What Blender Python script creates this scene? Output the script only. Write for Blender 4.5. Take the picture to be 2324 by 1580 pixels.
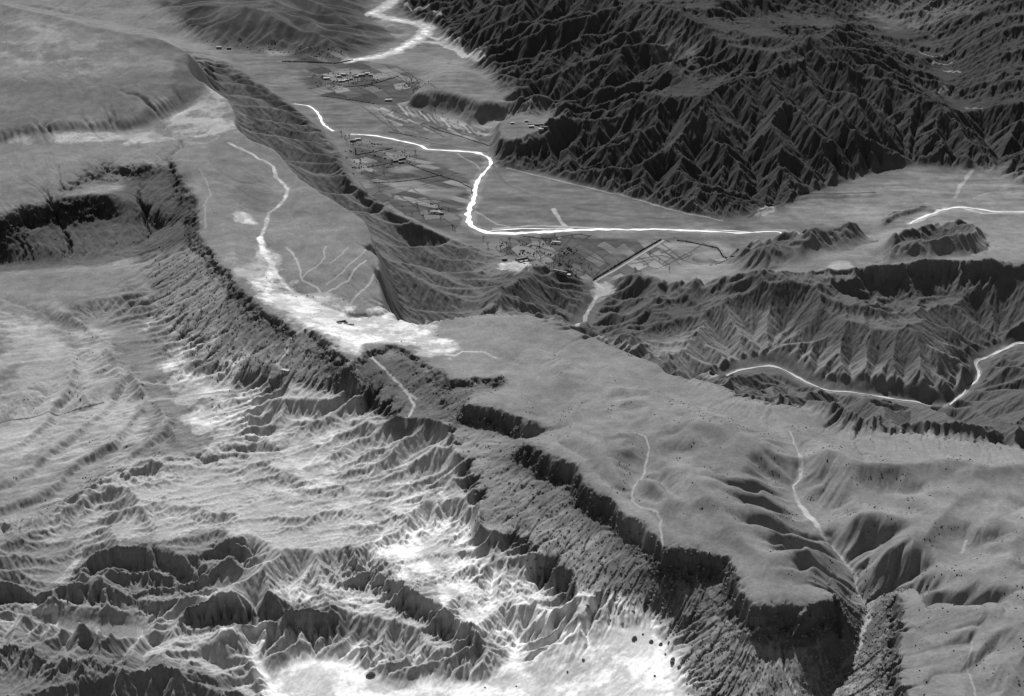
import bpy, bmesh, math, random
import numpy as np
from mathutils import Vector
for o in list(bpy.data.objects): bpy.data.objects.remove(o)
sc = bpy.context.scene
COL = sc.collection
F32 = np.float32
# ------------------------------------------------------------------ camera
CAM_Z = 900.0; PITCH = math.radians(26.0); FPX = 3027.0     # survey frame of 2324 x 1580 units, focal length in the same units
CX, CY = 1162.0, 790.0
cd = bpy.data.cameras.new('aerial_camera'); cam = bpy.data.objects.new('aerial_camera', cd); COL.objects.link(cam)
cam.location = (0, 0, CAM_Z); cam.rotation_euler = (math.radians(90) - PITCH, 0, 0)
cd.sensor_width = 36.0; cd.sensor_fit = 'HORIZONTAL'; cd.lens = 36.0*FPX/2324.0
cd.clip_start = 5; cd.clip_end = 60000
sc.camera = cam
sc.render.resolution_x = 1024; sc.render.resolution_y = 696
sc.view_settings.view_transform = 'Standard'; sc.view_settings.look = 'None'
sc.view_settings.exposure = 0.1; sc.view_settings.gamma = 1.0
# ------------------------------------------------------------------ sky and sun
SUN_EL = math.radians(44.0); SUN_AZ = math.radians(-9.0)      # azimuth from +Y (straight ahead) towards +X
w = bpy.data.worlds.new('World'); sc.world = w; w.use_nodes = True
nt = w.node_tree; bg = nt.nodes['Background']
sky = nt.nodes.new('ShaderNodeTexSky'); sky.sky_type = 'NISHITA'; sky.sun_disc = False
sky.sun_elevation = SUN_EL; sky.sun_rotation = SUN_AZ; sky.altitude = 2500
hs = nt.nodes.new('ShaderNodeHueSaturation'); hs.inputs['Saturation'].default_value = 0.0   # black-and-white film
nt.links.new(sky.outputs[0], hs.inputs['Color']); nt.links.new(hs.outputs[0], bg.inputs['Color'])
bg.inputs['Strength'].default_value = 0.05
sd = bpy.data.lights.new('sun', 'SUN'); sd.energy = 5.0; sd.angle = math.radians(0.5); sd.color = (1, 1, 1)
so = bpy.data.objects.new('sun', sd); COL.objects.link(so)
sdir = Vector((math.sin(SUN_AZ)*math.cos(SUN_EL), math.cos(SUN_AZ)*math.cos(SUN_EL), math.sin(SUN_EL)))
so.rotation_euler = sdir.to_track_quat('Z', 'Y').to_euler(); so.location = (0, 2500, 3000)

# ------------------------------------------------------------------ ground coordinates
cp, sp_ = math.cos(PITCH), math.sin(PITCH)
def ray(px, py):
    a = (px-CX)/FPX; b = (CY-py)/FPX
    return a, cp + b*sp_, -sp_ + b*cp          # direction (x, y, z)
def p2w(px, py, z):
    dx, dy, dz = ray(px, py); t = (z-CAM_Z)/dz
    return dx*t, dy*t, z
# terrain lattice: u = x / y, v = ln y  (finer near, coarser far; true metres)
U0, U1 = -0.60, 0.60; Y0, Y1 = 640.0, 6200.0; V0, V1 = math.log(Y0), math.log(Y1)
BN, BM = 800, 1000       # base lattice (u, v)
DU, DV = (U1-U0)/(BN-1), (V1-V0)/(BM-1)
def w2g(x, y):
    y = np.maximum(y, 1.0)
    return (x/y - U0)/DU, (np.log(y)-V0)/DV
bu = np.linspace(U0, U1, BN); bv = np.linspace(V0, V1, BM)
# ------------------------------------------------------------------ noise
rng = np.random.RandomState(7)
_ang = rng.rand(256, 256)*2*np.pi
GX, GY = np.cos(_ang).astype(F32), np.sin(_ang).astype(F32)
HV = rng.rand(256, 256).astype(F32); HW = rng.rand(256, 256).astype(F32)
def perlin(x, y):
    xi = np.floor(x); yi = np.floor(y); fx = (x-xi).astype(F32); fy = (y-yi).astype(F32)
    xi = xi.astype(np.int32) & 255; yi = yi.astype(np.int32) & 255
    x1 = (xi+1) & 255; y1 = (yi+1) & 255
    s = fx*fx*fx*(fx*(fx*6-15)+10); t = fy*fy*fy*(fy*(fy*6-15)+10)
    a = GX[yi, xi]*fx + GY[yi, xi]*fy; b = GX[yi, x1]*(fx-1) + GY[yi, x1]*fy
    c = GX[y1, xi]*fx + GY[y1, xi]*(fy-1); d = GX[y1, x1]*(fx-1) + GY[y1, x1]*(fy-1)
    a = a + s*(b-a); c = c + s*(d-c)
    return (a + t*(c-a))*1.5
def fbm(x, y, lam, octs=4, gain=0.5, seed=0):
    r = 0; a = 1.0; f = 1.0/lam
    for i in range(octs):
        r = r + a*perlin(x*f + 17.3*(seed+i*3) + 0.37, y*f + 31.7*(seed+i*5) + 0.71); a *= gain; f *= 2.03
    return r
def ridged(x, y, lam, octs=4, gain=0.5, seed=0):
    r = 0; a = 1.0; f = 1.0/lam
    for i in range(octs):
        n = 1-np.abs(perlin(x*f + 11.3*(seed+i*7), y*f + 23.7*(seed+i*3)))*1.8
        r = r + a*n; a *= gain; f *= 2.1
    return r
def blur(a, r, n=2):
    a = a.astype(np.float64)
    for _ in range(n):
        for ax in (0, 1):
            if r < 1: continue
            pad = [(0, 0), (0, 0)]; pad[ax] = (r+1, r)
            c = np.cumsum(np.pad(a, pad, mode='edge'), axis=ax)
            a = (c[2*r+1:, :]-c[:-2*r-1, :] if ax == 0 else c[:, 2*r+1:]-c[:, :-2*r-1])/(2*r+1)
    return a
def sstep(a, b, x):
    t = np.clip((x-a)/(b-a), 0, 1); return t*t*(3-2*t)
def bilin(A, gu, gv):
    gu = np.clip(gu, 0, A.shape[1]-1.001); gv = np.clip(gv, 0, A.shape[0]-1.001)
    i = gu.astype(np.int32); j = gv.astype(np.int32); fu = gu-i; fv = gv-j
    return (A[j, i]*(1-fu)+A[j, i+1]*fu)*(1-fv) + (A[j+1, i]*(1-fu)+A[j+1, i+1]*fu)*fv
def parse(s):
    pts = [tuple(float(q) for q in t.split(',')) for t in s.split()]
    zs = [p[2] if len(p) > 2 else None for p in pts]
    known = [i for i, z in enumerate(zs) if z is not None]
    for i in range(len(zs)):
        if zs[i] is None and known:
            a = max([k for k in known if k < i], default=None); b = min([k for k in known if k > i], default=None)
            if a is None: zs[i] = zs[b]
            elif b is None: zs[i] = zs[a]
            else: zs[i] = zs[a]+(zs[b]-zs[a])*(i-a)/(b-a)
    return [(p[0], p[1], z) for p, z in zip(pts, zs)]
# ------------------------------------------------------------------ relief: surveyed ridge, rim, foot and stream lines (frame x, frame y, metres above the valley)
LINES = """
0,12,296 110,33,292 233,60,280 367,87,258 463,130,236
-120,12,296 0,12,296
-100,3,20 0,3,20 110,22,20 187,38,10 300,60,5 400,85,3 470,105,0
510,8,75 600,20,78 700,50,68 775,78,50
520,20,40 620,40,40 700,67,35 775,92,28
0,-20,30 300,-20,40 700,-20,60 840,-20,0
550,75,30 640,80,35 720,90,25 800,112,10
-100,150,245 0,150,245 60,175,240 170,162,238 250,175,232 380,165,237 467,160,236
463,130,235 467,160 493,190 547,223 563,253,205 563,300,198 593,327 623,340 667,370,185 703,410 775,453,172 830,490 880,540,160 897,580 895,640 885,690,144 905,716,146
-100,302,215 0,300,215 150,285,212 307,267,211 390,217,222 480,183,233
-100,316,204 0,314,204 120,303,202 320,288,197 417,250,203 450,232,212
370,310,192 450,312,192 530,312,194
-100,330,196 0,330,195 150,335,193 300,330,192 450,335,191
150,240,222 300,220,226 60,210,230
-100,420,186 0,425,184 60,430,183
200,412,171 250,420,168 290,420,165
-100,610,110 0,600,112 100,600,112 200,590,115 300,565,120 360,520,128
247,440,172 275,448,166 310,462,158 350,482,150 385,515,142
60,520,140 150,515,138 230,500,138 300,515,136
300,400,170 345,410,170 370,440,165
330,640,120 376,740,114 430,800,112 500,850,113 560,870,115 620,880,121
450,400,184 520,420,180 600,440,176
500,500,172 560,500,170 600,520,165
540,560,168 600,560,162 640,650,155 720,690,150 800,715,147 880,712,146
600,600,163 600,440,172 650,430,170 623,350,187
640,660,156 600,680,160
700,600,160 800,620,158 760,520,164 850,600,158
720,720,155 800,760,158 900,750,152 1000,770,156
905,716,146 925,722,145 950,735,147 1000,722,150 1100,714,154 1198,716,156 1258,730,155 1308,753,154 1351,766,153 1441,810,152 1549,862,152 1633,880,152 1700,906,153 1783,926,154 1883,953,156 1966,976,158 2083,990,160 2216,1006,162 2324,1016,164 2500,1036,166
1100,780,160 1250,850,166 1400,900,170 1550,950,173 1700,1000,176
960,708,100 1100,703,45 1200,708,5 1310,743,-12
1310,743,-12 1400,770,-12 1500,815,-12 1560,845,-13 1626,856,-14 1676,840,-14 1749,828,-13 1783,841,-14 1833,870,-15 1879,888,-16 1933,890,-16 1999,901,-17 2096,916,-18 2146,920,-18 2166,910,-18 2193,890,-17 2189,876 2213,870,-16 2223,850 2213,826,-14 2249,810,-12 2283,790,-10 2324,776,-8 2500,740,0
1550,862,-5 1620,875,0 1700,890,4 1800,915,5 1900,940,8 2000,960,8 2100,972,8 2200,988,10 2324,1000,12 2500,1015,12
1593,716,8 1650,697,22 1706,686,36 1739,713,33 1783,740,31 1833,770,28 1866,780,26 1916,785,26 1966,810,23 2026,820,24 2083,836,20 2110,855,12 2150,895,-8
2030,800,30 2060,785,34 2127,755,48 2160,790,35 2200,830,12
2127,755,48 2110,775,44 2120,800,38 2100,836,28
1790,725,25 1850,757,15 1900,762,12 1915,755,18
1796,713,28 1839,700,36 1883,713,32 1926,706,38 1966,720,34 2016,733,30 2049,726,32 2099,720,32 2160,723,26 2200,740,10
1780,690,15 1860,692,8 1950,692,5 2060,706,3 2150,700,0 2200,720,-3 2260,760,-6 2283,790,-10
1926,750,20 2000,765,12 2060,765,10 2100,745,20
2240,720,15 2324,700,35 2500,700,40
2240,830,10 2324,850,25 2260,900,20 2324,950,20
1430,700,5 1500,690,12 1560,700,8 1500,750,0 1400,740,-5
1450,640,12 1550,640,14 1640,640,18 1700,620,26
1500,720,10 1540,760,0 1600,790,0 1650,800,5
1710,590,35 1750,560,42 1800,545,45 1860,528,48 1900,535,42 1965,542,30 2000,545,20
1996,600,30 2050,590,20 2120,577,10 2200,560,5
2010,556,46 2080,550,48 2150,530,45 2200,545,30
2200,600,46 2324,590,46 2500,590,46
1800,590,49 1900,590,49 1980,580,48
1350,640,-3 1370,660,-5 1345,690,-8 1325,720,-10 1310,743,-12
1080,590,8 1130,625,5 1210,632,4 1290,660,12 1330,665,6
1020,600,80 1080,640,55 1160,670,32 1230,690,20
1000,700,80 1050,660,60
940,560,122 980,600,105 1000,650,90 960,690,108
820,440,60 870,470,60 960,520,50
700,300,75 760,360,70 800,420,62
620,230,110 640,270,100
1300,745,20 1340,720,15
1300,290,22 1400,300,45 1500,280,70 1600,260,95 1719,207,140 1780,245,120 1856,250,112 1930,258,100 2019,262,85 2116,270,65 2200,310,45 2262,345,22
1719,207,140 1740,270,95 1760,330,55 1780,400,14
1788,303,78 1800,350,42 1830,415,8
1650,290,80 1665,370,34 1680,430,4
1856,250,112 1875,300,78 1895,370,42
1550,310,58 1560,370,25 1580,420,8
1450,330,40 1470,390,14
1700,290,66 1710,380,20 1720,438,2
1820,300,74 1838,360,30 1850,428,2
1600,330,45 1612,400,12
1480,150,110 1600,130,130 1700,150,130 1800,160,132 1900,160,130 2000,180,112 2100,215,80
1800,200,100 1900,210,98 2000,225,80
1550,210,85 1640,190,95
1820,110,150 1900,110,152 2000,100,130
1300,110,100 1450,100,130 1530,80,145
1480,60,110 1380,50,100
1200,0,150 1500,10,185 1700,20,150 1900,10,110 2100,5,110 2324,0,190 2500,0,200
1200,-40,100 1700,-40,120 2324,-30,160
1900,50,85 2000,60,70 1983,60,60 2082,117,50 2165,150,40 2146,205,30 2190,260,18 2230,300,10 2266,375,2
2200,70,130 2280,30,190 2324,140,115 2500,140,120
2250,200,78 2300,250,70 2280,300,40
2290,330,35 2324,350,30 2500,350,30
1010,60,35 1100,60,70 1200,90,85 1150,170,40 1250,200,48 1350,230,58
1060,150,10 1150,190,22 1220,215,18
1200,240,8 1215,255,12 1290,275,14
700,20,30 780,30,25 830,50,8
30,1385,76 130,1384,76 250,1400,77 333,1402,78 372,1412,78 330,1450,77 240,1450,76 113,1422,76 30,1400,76
0,663,118 80,690,114 140,715,112 200,747,107
0,700,112 100,735,106 200,752,104
200,752,105 253,787,108 283,827,109 320,880,108 337,908,104
215,745,101 270,775,101 300,820,100 335,862,99 354,905,99
360,923,104 387,953,108 400,985,108 407,1007,104
374,920,99 402,945,98 421,985,97 427,1012,96
150,800,106 180,870,106 200,910,102
230,960,100 280,1020,99
-100,990,92 0,976,92 100,950 233,923,96 360,907,97 467,896,100 560,880,106
-100,850,108 0,850,108 60,900,103
-100,1080,92 0,1080,92 150,1060,94 250,1090,94
-100,1200,84 0,1200,84 100,1190,86 180,1200,86
183,1223,84 177,1266,81 147,1306,79 130,1320,78 100,1360,77 77,1376,76
150,1300,84 187,1270,104 267,1240,112 333,1250,112 367,1250,112 417,1268,110 440,1300,96
160,1315,80 250,1308,84 350,1318,86 430,1316,88
443,1265,104 493,1240,116 533,1226,122 567,1262,108
470,1290,94 520,1285,95 570,1280,97
260,1225,92 350,1215,96 420,1210,104 480,1195,112
287,1342,92 330,1333,98 400,1322,100 457,1311,102
300,1358,82 400,1352,84 460,1345,88
-100,1345,98 0,1336,98 60,1340,96 110,1350,94 130,1344,98 190,1347,97 253,1343,98 300,1356,94 367,1368,90
-100,1385,76 0,1378,77 60,1380,76
0,1300,94 60,1295,97 110,1315,84
0,1250,92 60,1262,90
230,1165,110 260,1150,108 340,1200,104
220,1190,94 280,1200,92
410,1372,110 480,1366,114 533,1352,118 610,1345,122 650,1366,118 700,1373,116 760,1385,112
405,1424,83 450,1434,83 520,1434,83 590,1434,84 667,1420,89 720,1414,93 800,1440,96
450,1330,100 600,1310,114 700,1320,116
500,1440,80 590,1436,80 583,1470,80 573,1493,79 600,1536,78 650,1580,76 700,1640,74
600,1500,82 800,1550,85 1000,1560,90 1300,1550,108 1450,1560,120
450,1480,82 520,1520,84 450,1550,82
800,1460,92 950,1500,90 700,1470,84
-100,1430,98 0,1426,99 77,1423,104 153,1453,98 207,1443,104 250,1456,102 300,1476,98 367,1490,94 433,1503,90
-100,1620,74 0,1620,74 200,1640,72 400,1630,72
-100,1700,68 500,1700,68 1000,1700,85 1500,1700,110
775,1320,106 830,1370,102 900,1410,100 960,1450,99 1020,1490,97 1080,1520,96
1001,1113,134 1018,1153,130 1015,1203,126
951,1203,122 948,1253,118 968,1286,115 991,1306,113 1008,1353,110 1018,1375,109
1108,1270,124 1081,1296,120 1118,1323,116 1118,1363,113 1091,1413,109 1141,1423,107 1175,1460,103 1165,1503,98
1068,1120,147 1085,1163,144 1078,1213,138 1141,1226,136 1168,1260 1225,1293,136 1258,1336,136 1291,1353 1341,1380,135 1408,1393,135 1471,1403,134 1521,1443,131 1530,1490 1549,1536,127 1616,1580,130 1700,1620,137 1800,1620,140
900,960,142 850,980,130 900,1030,137 990,1060,142 940,1080,134
560,900,112 700,920,120 800,900,136 860,930,139
600,1000,106 700,1050,110 800,1100,116 880,1140,120
450,1060,98 500,1120,102 600,1180,110 700,1230,116
640,960,114 720,980,118 820,990,122
420,1050,98 500,1000,100
1000,960,150 1030,1010,152 1060,1060,151
850,880,146 950,900,150 1000,930,152
1816,1090,163 1799,1103 1812,1150,160 1849,1186,157 1866,1220 1909,1270,153 1939,1313,150 1939,1336 1969,1373,145 1966,1420,141 1946,1470,138 1899,1536,135 1870,1600,133 1850,1660,130
1790,960,173 1795,985 1815,1030,168 1816,1090,163
1839,1160,160 1916,1150,165 1962,1153,169 2016,1126,173 2082,1116,176 2216,1090,180 2340,1065,183
1972,1346,150 2042,1327,161 2096,1316,166 2149,1300,170 2182,1253,175 2199,1203,178 2282,1136,181 2360,1110,183
1440,985,176 1475,1023,174 1460,1080,173 1440,1110,173 1440,1140,174 1490,1165,178
1221,956,170 1275,923,167 1321,880,168
1141,842,162 1198,796,159 1240,770,157
1500,1050,187 1600,1150,189 1700,1250,190 1770,1330,190 1350,1000,183 1550,1200,189
1600,1020,181 1700,1070,182 1650,980,178
1860,1040,181 1960,1070,184 2060,1060,185 2200,1050,184
1930,1190,177 2050,1190,185 2150,1160,187 2100,1230,184
1990,1280,171 2070,1270,178
1330,960,178 1400,930,176 1480,900,172
1560,1000,182 1620,960,177 1680,1000,180 1740,1050,181
2210,1600,190 2205,1540,191 2205,1440,192 2180,1400,191
2205,1540,191 2260,1480,193
2050,1380,188 2120,1360,187 2180,1380,190
2200,1330,190 2300,1270,189 2200,1500,194 2324,1430,197 2120,1400,190 2500,1400,200 2200,1640,196
1720,1120,183 1760,1180,183 1820,1250,182 1860,1310,182
1100,860,172 1060,900,174 1180,900,176
""".strip().split('\n')
# rims: (line, drop of the rock band, set-back of its foot in metres), rock falls away on the right-hand side
CLIFFS = [
 ("0,487,172 60,470,172 120,455 247,440,172", 30, 30), ("-150,505,172 0,487,172", 28, 28),
 ("133,430,180 180,405 247,378,184 300,381,184 340,374,185", 9, 10),
 ("383,360,188 400,385 413,410,184 430,435 447,453,180 445,490 450,527,176 463,547,174 490,580 500,600,172 520,627 560,668,168 600,703,166 633,723,165 667,743,164", 7, 6),
 ("703,748,166 740,772 775,803,168 800,832,168", 7, 5),
 ("815,812,165 841,793,165 891,776,166 925,793,168 961,813,168 991,826 1021,863,172", 6, 5),
 ("1021,863,172 1075,853,174 1135,850,174", 10, 6),
 ("1051,913,178 1100,925,180 1125,932,180 1175,953,181 1218,958,181", 19, 8),
 ("1178,1002,182 1208,1020,184 1241,1036,185 1275,1046,186 1291,1053,187 1321,1096,188 1341,1116,188 1391,1136,188 1401,1160,188 1458,1180,189 1501,1240,189 1549,1243,190 1592,1253,190 1652,1266,190 1665,1300 1679,1320,190 1686,1353,190 1702,1370,190 1739,1383,190 1782,1376,190 1816,1390,190 1842,1376,190 1876,1363,190 1906,1346,190", 19, 7),
 ("2042,1335,178 2032,1353,182 2049,1390,186 2046,1436,188 2032,1480,188 2049,1520,188 2062,1620,188", 12, 6),
 ("1725,650,40 1783,645,45 1849,640,48 1880,632,50 1950,628,50 2016,625,50 2090,615,50 2150,610,50 2220,618,50 2324,620,50 2500,620,50", 9, 14),
 ("1713,480,9 1783,450,9 1833,438,9 1983,436,7", 9, 9),
 ("2006,492,16 2032,474 2096,459 2132,466,12", 16, 14),
 ("933,205,38 1000,207,43 1060,219,43 1090,233,43 1120,229,43 1155,236,38", 38, 34),
 ("1135,272,38 1130,296,42 1130,313,42 1160,325,42 1210,311,42 1255,308,38", 37, 34),
 ("410,1372,112 480,1366,116 533,1352,120 610,1345,124 650,1366,120 700,1373,118 760,1385,114", 27, 16),
 ("-100,1345,98 0,1336,98 60,1340,97 110,1350,96 130,1344,98 190,1347,98 253,1343,99 300,1356,96 367,1368,92", 14, 12),
 ("175,1296,98 187,1270,104 267,1240,113 333,1250,113 367,1250,113 417,1268,111 440,1298,98", 14, 16),
 ("443,1262,106 493,1238,118 533,1224,124 567,1260,110", 13, 14), ("287,1340,96 330,1331,100 400,1320,102 457,1309,103", 15, 12),
 ("790,1268,118 850,1298,120 925,1334,122 965,1363,121 1008,1383,119 1045,1418,117 1090,1448,114", 9, 14),
 ("463,135,228 500,150,190 560,170,150 620,200,110 660,235,50", 30, 30),
]
FILLS = [   # level ground: polygon, height
 ("665,240 700,265 740,300 780,345 792,400 835,440 905,488 1005,535 1100,568 1200,590 1290,620 1350,636 1420,608 1500,598 1600,598 1650,578 1700,555 1830,530 1960,538 2050,515 2160,500 2324,500 2500,500 2500,410 2324,420 2205,388 2100,374 2000,386 1850,434 1750,476 1640,502 1560,484 1400,442 1240,397 1150,383 1118,370 1112,330 1110,290 1050,276 925,238 928,200 950,165 900,145 800,140 700,145 640,115 500,110 520,140 600,190", 0),
 ("785,138 900,112 960,118 990,110 1060,138 1080,128 1000,95 985,60 900,35 880,25 935,-10 850,-10 835,30 870,50 930,80 870,100", -3),
 ("965,195 1010,160 1070,160 1110,195 1135,218 1090,226 1000,202", 43),
 ("1150,275 1180,258 1205,270 1215,300 1160,318 1142,303", 42),
 ("1135,602 1200,593 1230,606 1180,620 1140,615", 6), ("1245,608 1292,614 1302,626 1262,620", 4), ("1700,500 1780,470 1990,455 1990,500 1850,520", 0),
]
RIVER1 = "667,236 680,238 700,240 715,250 725,262 732,280 745,292 757,298"
RIVER2 = "796,305 850,308 900,318 957,331 968,340 1040,343 1085,347 1105,356 1115,367 1112,378 1095,395 1085,410 1078,430 1076,450 1068,470 1062,490 1064,505 1075,517 1092,525 1115,529 1160,531 1230,527 1300,523 1370,521 1430,522 1480,521 1530,522 1600,525 1680,530 1720,527 1770,526 1815,530"
RIVER3 = "2065,508 2085,497 2110,487 2150,474 2180,470 2230,476 2260,482 2324,481 2420,480"
GORGE = "1626,856 1650,852 1676,840 1749,828 1783,841 1833,870 1879,888 1933,890 1999,901 2096,916 2146,920 2166,910 2193,890 2189,876 2213,870 2223,850 2213,826 2213,817 2249,808 2283,790 2324,776 2400,760"
def raster_line(P, Z, Wt, step=0.5):
    for (x0, y0, z0), (x1, y1, z1) in zip(P[:-1], P[1:]):
        a0, b0 = w2g(x0, y0); a1, b1 = w2g(x1, y1)
        n = max(2, int(max(abs(a1-a0), abs(b1-b0))/step)+1); t = np.linspace(0, 1, n)
        i = np.rint(a0+(a1-a0)*t).astype(int); j = np.rint(b0+(b1-b0)*t).astype(int); zz = z0+(z1-z0)*t
        ok = (i >= 0) & (i < BN) & (j >= 0) & (j < BM)
        Z[j[ok], i[ok]] = zz[ok]; Wt[j[ok], i[ok]] = 1
def poly_mask(P, N=BN, M=BM):
    g = [w2g(p[0], p[1]) for p in P]; gx = np.array([a for a, b in g]); gy = np.array([b for a, b in g])
    i0, i1 = max(0, int(gx.min())), min(N-1, int(gx.max())+1); j0, j1 = max(0, int(gy.min())), min(M-1, int(gy.max())+1)
    m = np.zeros((M, N), bool)
    if i1 <= i0 or j1 <= j0: return m
    X, Y = np.meshgrid(np.arange(i0, i1+1), np.arange(j0, j1+1)); ins = np.zeros(X.shape, bool)
    k = len(gx)-1
    for q in range(len(gx)):
        c = ((gy[q] > Y) != (gy[k] > Y)) & (X < (gx[k]-gx[q])*(Y-gy[q])/(gy[k]-gy[q]+1e-12)+gx[q])
        ins ^= c; k = q
    m[j0:j1+1, i0:i1+1] = ins
    return m
Z = np.zeros((BM, BN)); Wt = np.zeros((BM, BN), bool)
for s, z in FILLS:
    m = poly_mask([p2w(x, y, z) for x, y, _ in parse(s)]); Z[m] = z; Wt |= m
for s in LINES: raster_line([p2w(*p) for p in parse(s)], Z, Wt)
RIMZ = np.zeros((BM, BN)); RIMW = np.zeros((BM, BN), bool)
for s, drop, back in CLIFFS:
    P = [p2w(*p) for p in parse(s)]; Q = []
    for i, p in enumerate(P):
        a = P[max(0, i-1)]; b = P[min(len(P)-1, i+1)]; dx, dy = b[0]-a[0], b[1]-a[1]; L = math.hypot(dx, dy)+1e-9
        Q.append((p[0]+dy/L*back, p[1]-dx/L*back, p[2]-drop))
    raster_line(Q, Z, Wt, .3); raster_line(P, Z, Wt, .3); raster_line(P, RIMZ, RIMW, .3); raster_line(Q, RIMZ, RIMW, .3)
def relax(Z, Wt):
    sizes = []
    n, m = Z.shape
    pyr = [(Z, Wt)]
    while min(pyr[-1][0].shape) > 24:
        z, wt = pyr[-1]; h, w_ = z.shape; h2, w2 = (h+1)//2, (w_+1)//2
        zp = np.zeros((h2*2, w2*2)); wp = np.zeros((h2*2, w2*2)); zp[:h, :w_] = z*wt; wp[:h, :w_] = wt
        zs = zp[0::2, 0::2]+zp[1::2, 0::2]+zp[0::2, 1::2]+zp[1::2, 1::2]; ws = wp[0::2, 0::2]+wp[1::2, 0::2]+wp[0::2, 1::2]+wp[1::2, 1::2]
        pyr.append((np.where(ws > 0, zs/np.maximum(ws, 1), 0), ws > 0))
    z, wt = pyr[-1]; cur = np.where(wt, z, z[wt].mean())
    for lev in range(len(pyr)-1, -1, -1):
        z, wt = pyr[lev]
        if cur.shape != z.shape:
            gu, gv = np.meshgrid((np.arange(z.shape[1])-.5)/2, (np.arange(z.shape[0])-.5)/2); cur = bilin(cur, np.clip(gu, 0, None), np.clip(gv, 0, None))
        cur = np.where(wt, z, cur)
        for it in range(300 if lev > 2 else 90 if lev == 2 else 60 if lev == 1 else 40):
            p = np.pad(cur, 1, mode='edge')
            avg = (p[:-2, 1:-1]+p[2:, 1:-1]+p[1:-1, :-2]+p[1:-1, 2:])*.25
            cur = np.where(wt, z, avg)
    return cur
BASE = relax(Z, Wt)
BASE = blur(BASE, 1, 1)
SURF = BASE
def groundP(px, py, S=None):
    """where the sight line through a frame point meets the base relief"""
    S = SURF if S is None else S
    dx, dy, dz = ray(px, py)
    ys = np.exp(np.linspace(V0, V1, 1400)); t = ys/dy; xs = dx*t; zr = CAM_Z+dz*t
    gu, gv = w2g(xs, ys); zs = bilin(S, gu, gv); k = np.nonzero(zr <= zs)[0]
    if len(k) == 0: i = len(ys)-1
    else: i = k[0]
    if i > 0:
        d0 = zr[i-1]-zs[i-1]; d1 = zr[i]-zs[i]; f = d0/(d0-d1) if d0 != d1 else 0; f = min(max(f, 0), 1)
        y = ys[i-1]+(ys[i]-ys[i-1])*f
    else: y = ys[0]
    t = y/dy
    return dx*t, y, float(bilin(S, *[np.array([q]) for q in w2g(dx*t, y)])[0])
def gpoly(s): return [groundP(x, y) for x, y, _ in parse(s)]
# ------------------------------------------------------------------ kinds of country (soft masks on the base lattice)
REG = {
 'mountain': ["2400,-200 2400,420 2324,415 2270,385 2205,388 2100,374 2000,386 1850,434 1750,476 1640,502 1560,484 1400,442 1240,397 1150,383 1118,370 1135,330 1150,335 1230,325 1290,290 1240,262 1180,262 1175,235 1140,205 1110,165 1080,140 1090,120 1010,100 985,60 930,40 890,20 940,-10 960,-200"],
 'badland': ["1100,711 1198,713 1258,727 1308,750 1351,764 1441,800 1549,858 1633,878 1700,902 1783,922 1883,950 1966,973 2083,987 2216,1003 2330,1013 2600,1030 2600,640 2324,625 2220,620 2100,617 1950,630 1849,642 1783,648 1700,655 1600,668 1500,660 1400,640 1340,640 1290,625 1220,605 1160,620 1120,660",
             "1690,600 1650,585 1750,550 1860,528 1960,540 1900,560 1830,575 1760,600 1710,615", "1996,600 2040,570 2010,556 2080,545 2150,525 2220,540 2210,570 2100,590", "1713,490 1783,456 1840,440 1983,438 1840,450 1783,470",
             "800,130 775,95 690,65 520,15 520,30 620,45 700,75 760,100"],
 'pale': ["1068,1120 1085,1163 1078,1213 1141,1226 1225,1293 1291,1353 1408,1393 1471,1403 1521,1443 1549,1536 1616,1580 1700,1650 -200,1650 -200,1330 -200,1200 100,1190 230,1100 330,1060 430,1050 560,1000 560,930 650,880 760,900 830,905 900,960 1000,960 1040,1040"],
 'scarp': ["0,475 60,462 120,447 133,430 180,400 247,370 340,365 383,352 420,400 447,445 452,520 468,545 505,585 525,625 565,665 605,700 640,722 700,742 740,768 780,800 815,808 841,790 891,773 961,808 1021,860 1075,850 1135,847 1150,870 1091,895 1051,915 1100,922 1175,950 1218,955 1180,1000 1241,1033 1291,1050 1341,1113 1391,1133 1401,1157 1501,1237 1652,1263 1680,1318 1702,1366 1739,1380 1816,1386 1876,1360 1900,1345 1939,1336 1960,1370 1950,1340 1990,1345 2030,1325 2040,1353 2055,1390 2046,1440 2040,1480 2055,1520 2062,1660 1616,1660 1549,1536 1521,1443 1471,1403 1408,1393 1291,1353 1225,1293 1141,1226 1078,1213 1085,1163 1068,1120 1040,1040 1000,960 900,960 830,905 740,900 640,850 560,845 500,850 430,800 376,747 330,660 300,600 0,615 -200,620 -200,480"],
 'flank': ["463,132 480,180 493,190 547,223 563,253 566,300 600,325 640,338 670,368 705,410 775,453 830,490 880,540 893,600 893,660 905,716 925,722 950,733 1000,720 1100,711 1120,660 1160,620 1200,600 1100,568 1005,535 905,488 835,440 792,400 780,345 740,300 700,265 660,232 600,185 540,150"],
 'terrace': ["965,195 1010,155 1070,150 1110,185 1150,225 1150,243 1120,239 1090,243 1060,229 1000,215", "1135,275 1150,262 1190,258 1290,280 1290,300 1255,312 1210,316 1160,332 1132,322"],
 'knolls': ["790,135 870,105 935,80 880,50 840,25 850,-30 300,-30 420,60 480,100 600,108 700,130"],
}
REG['sand'] = ["620,1500 720,1480 800,1490 900,1530 1000,1510 1090,1535 1180,1450 1250,1405 1300,1375 1400,1395 1471,1405 1521,1445 1549,1540 1600,1580 1650,1700 600,1700",
   "505,1436 590,1434 600,1500 650,1560 600,1560 570,1500 570,1465 510,1450", "20,1385 130,1380 250,1395 372,1408 332,1455 240,1452 110,1428"]
REG['peaks'] = ["-200,1424 0,1424 77,1420 153,1450 207,1441 250,1454 300,1474 367,1488 433,1502 560,1600 600,1700 -200,1700"]
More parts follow.
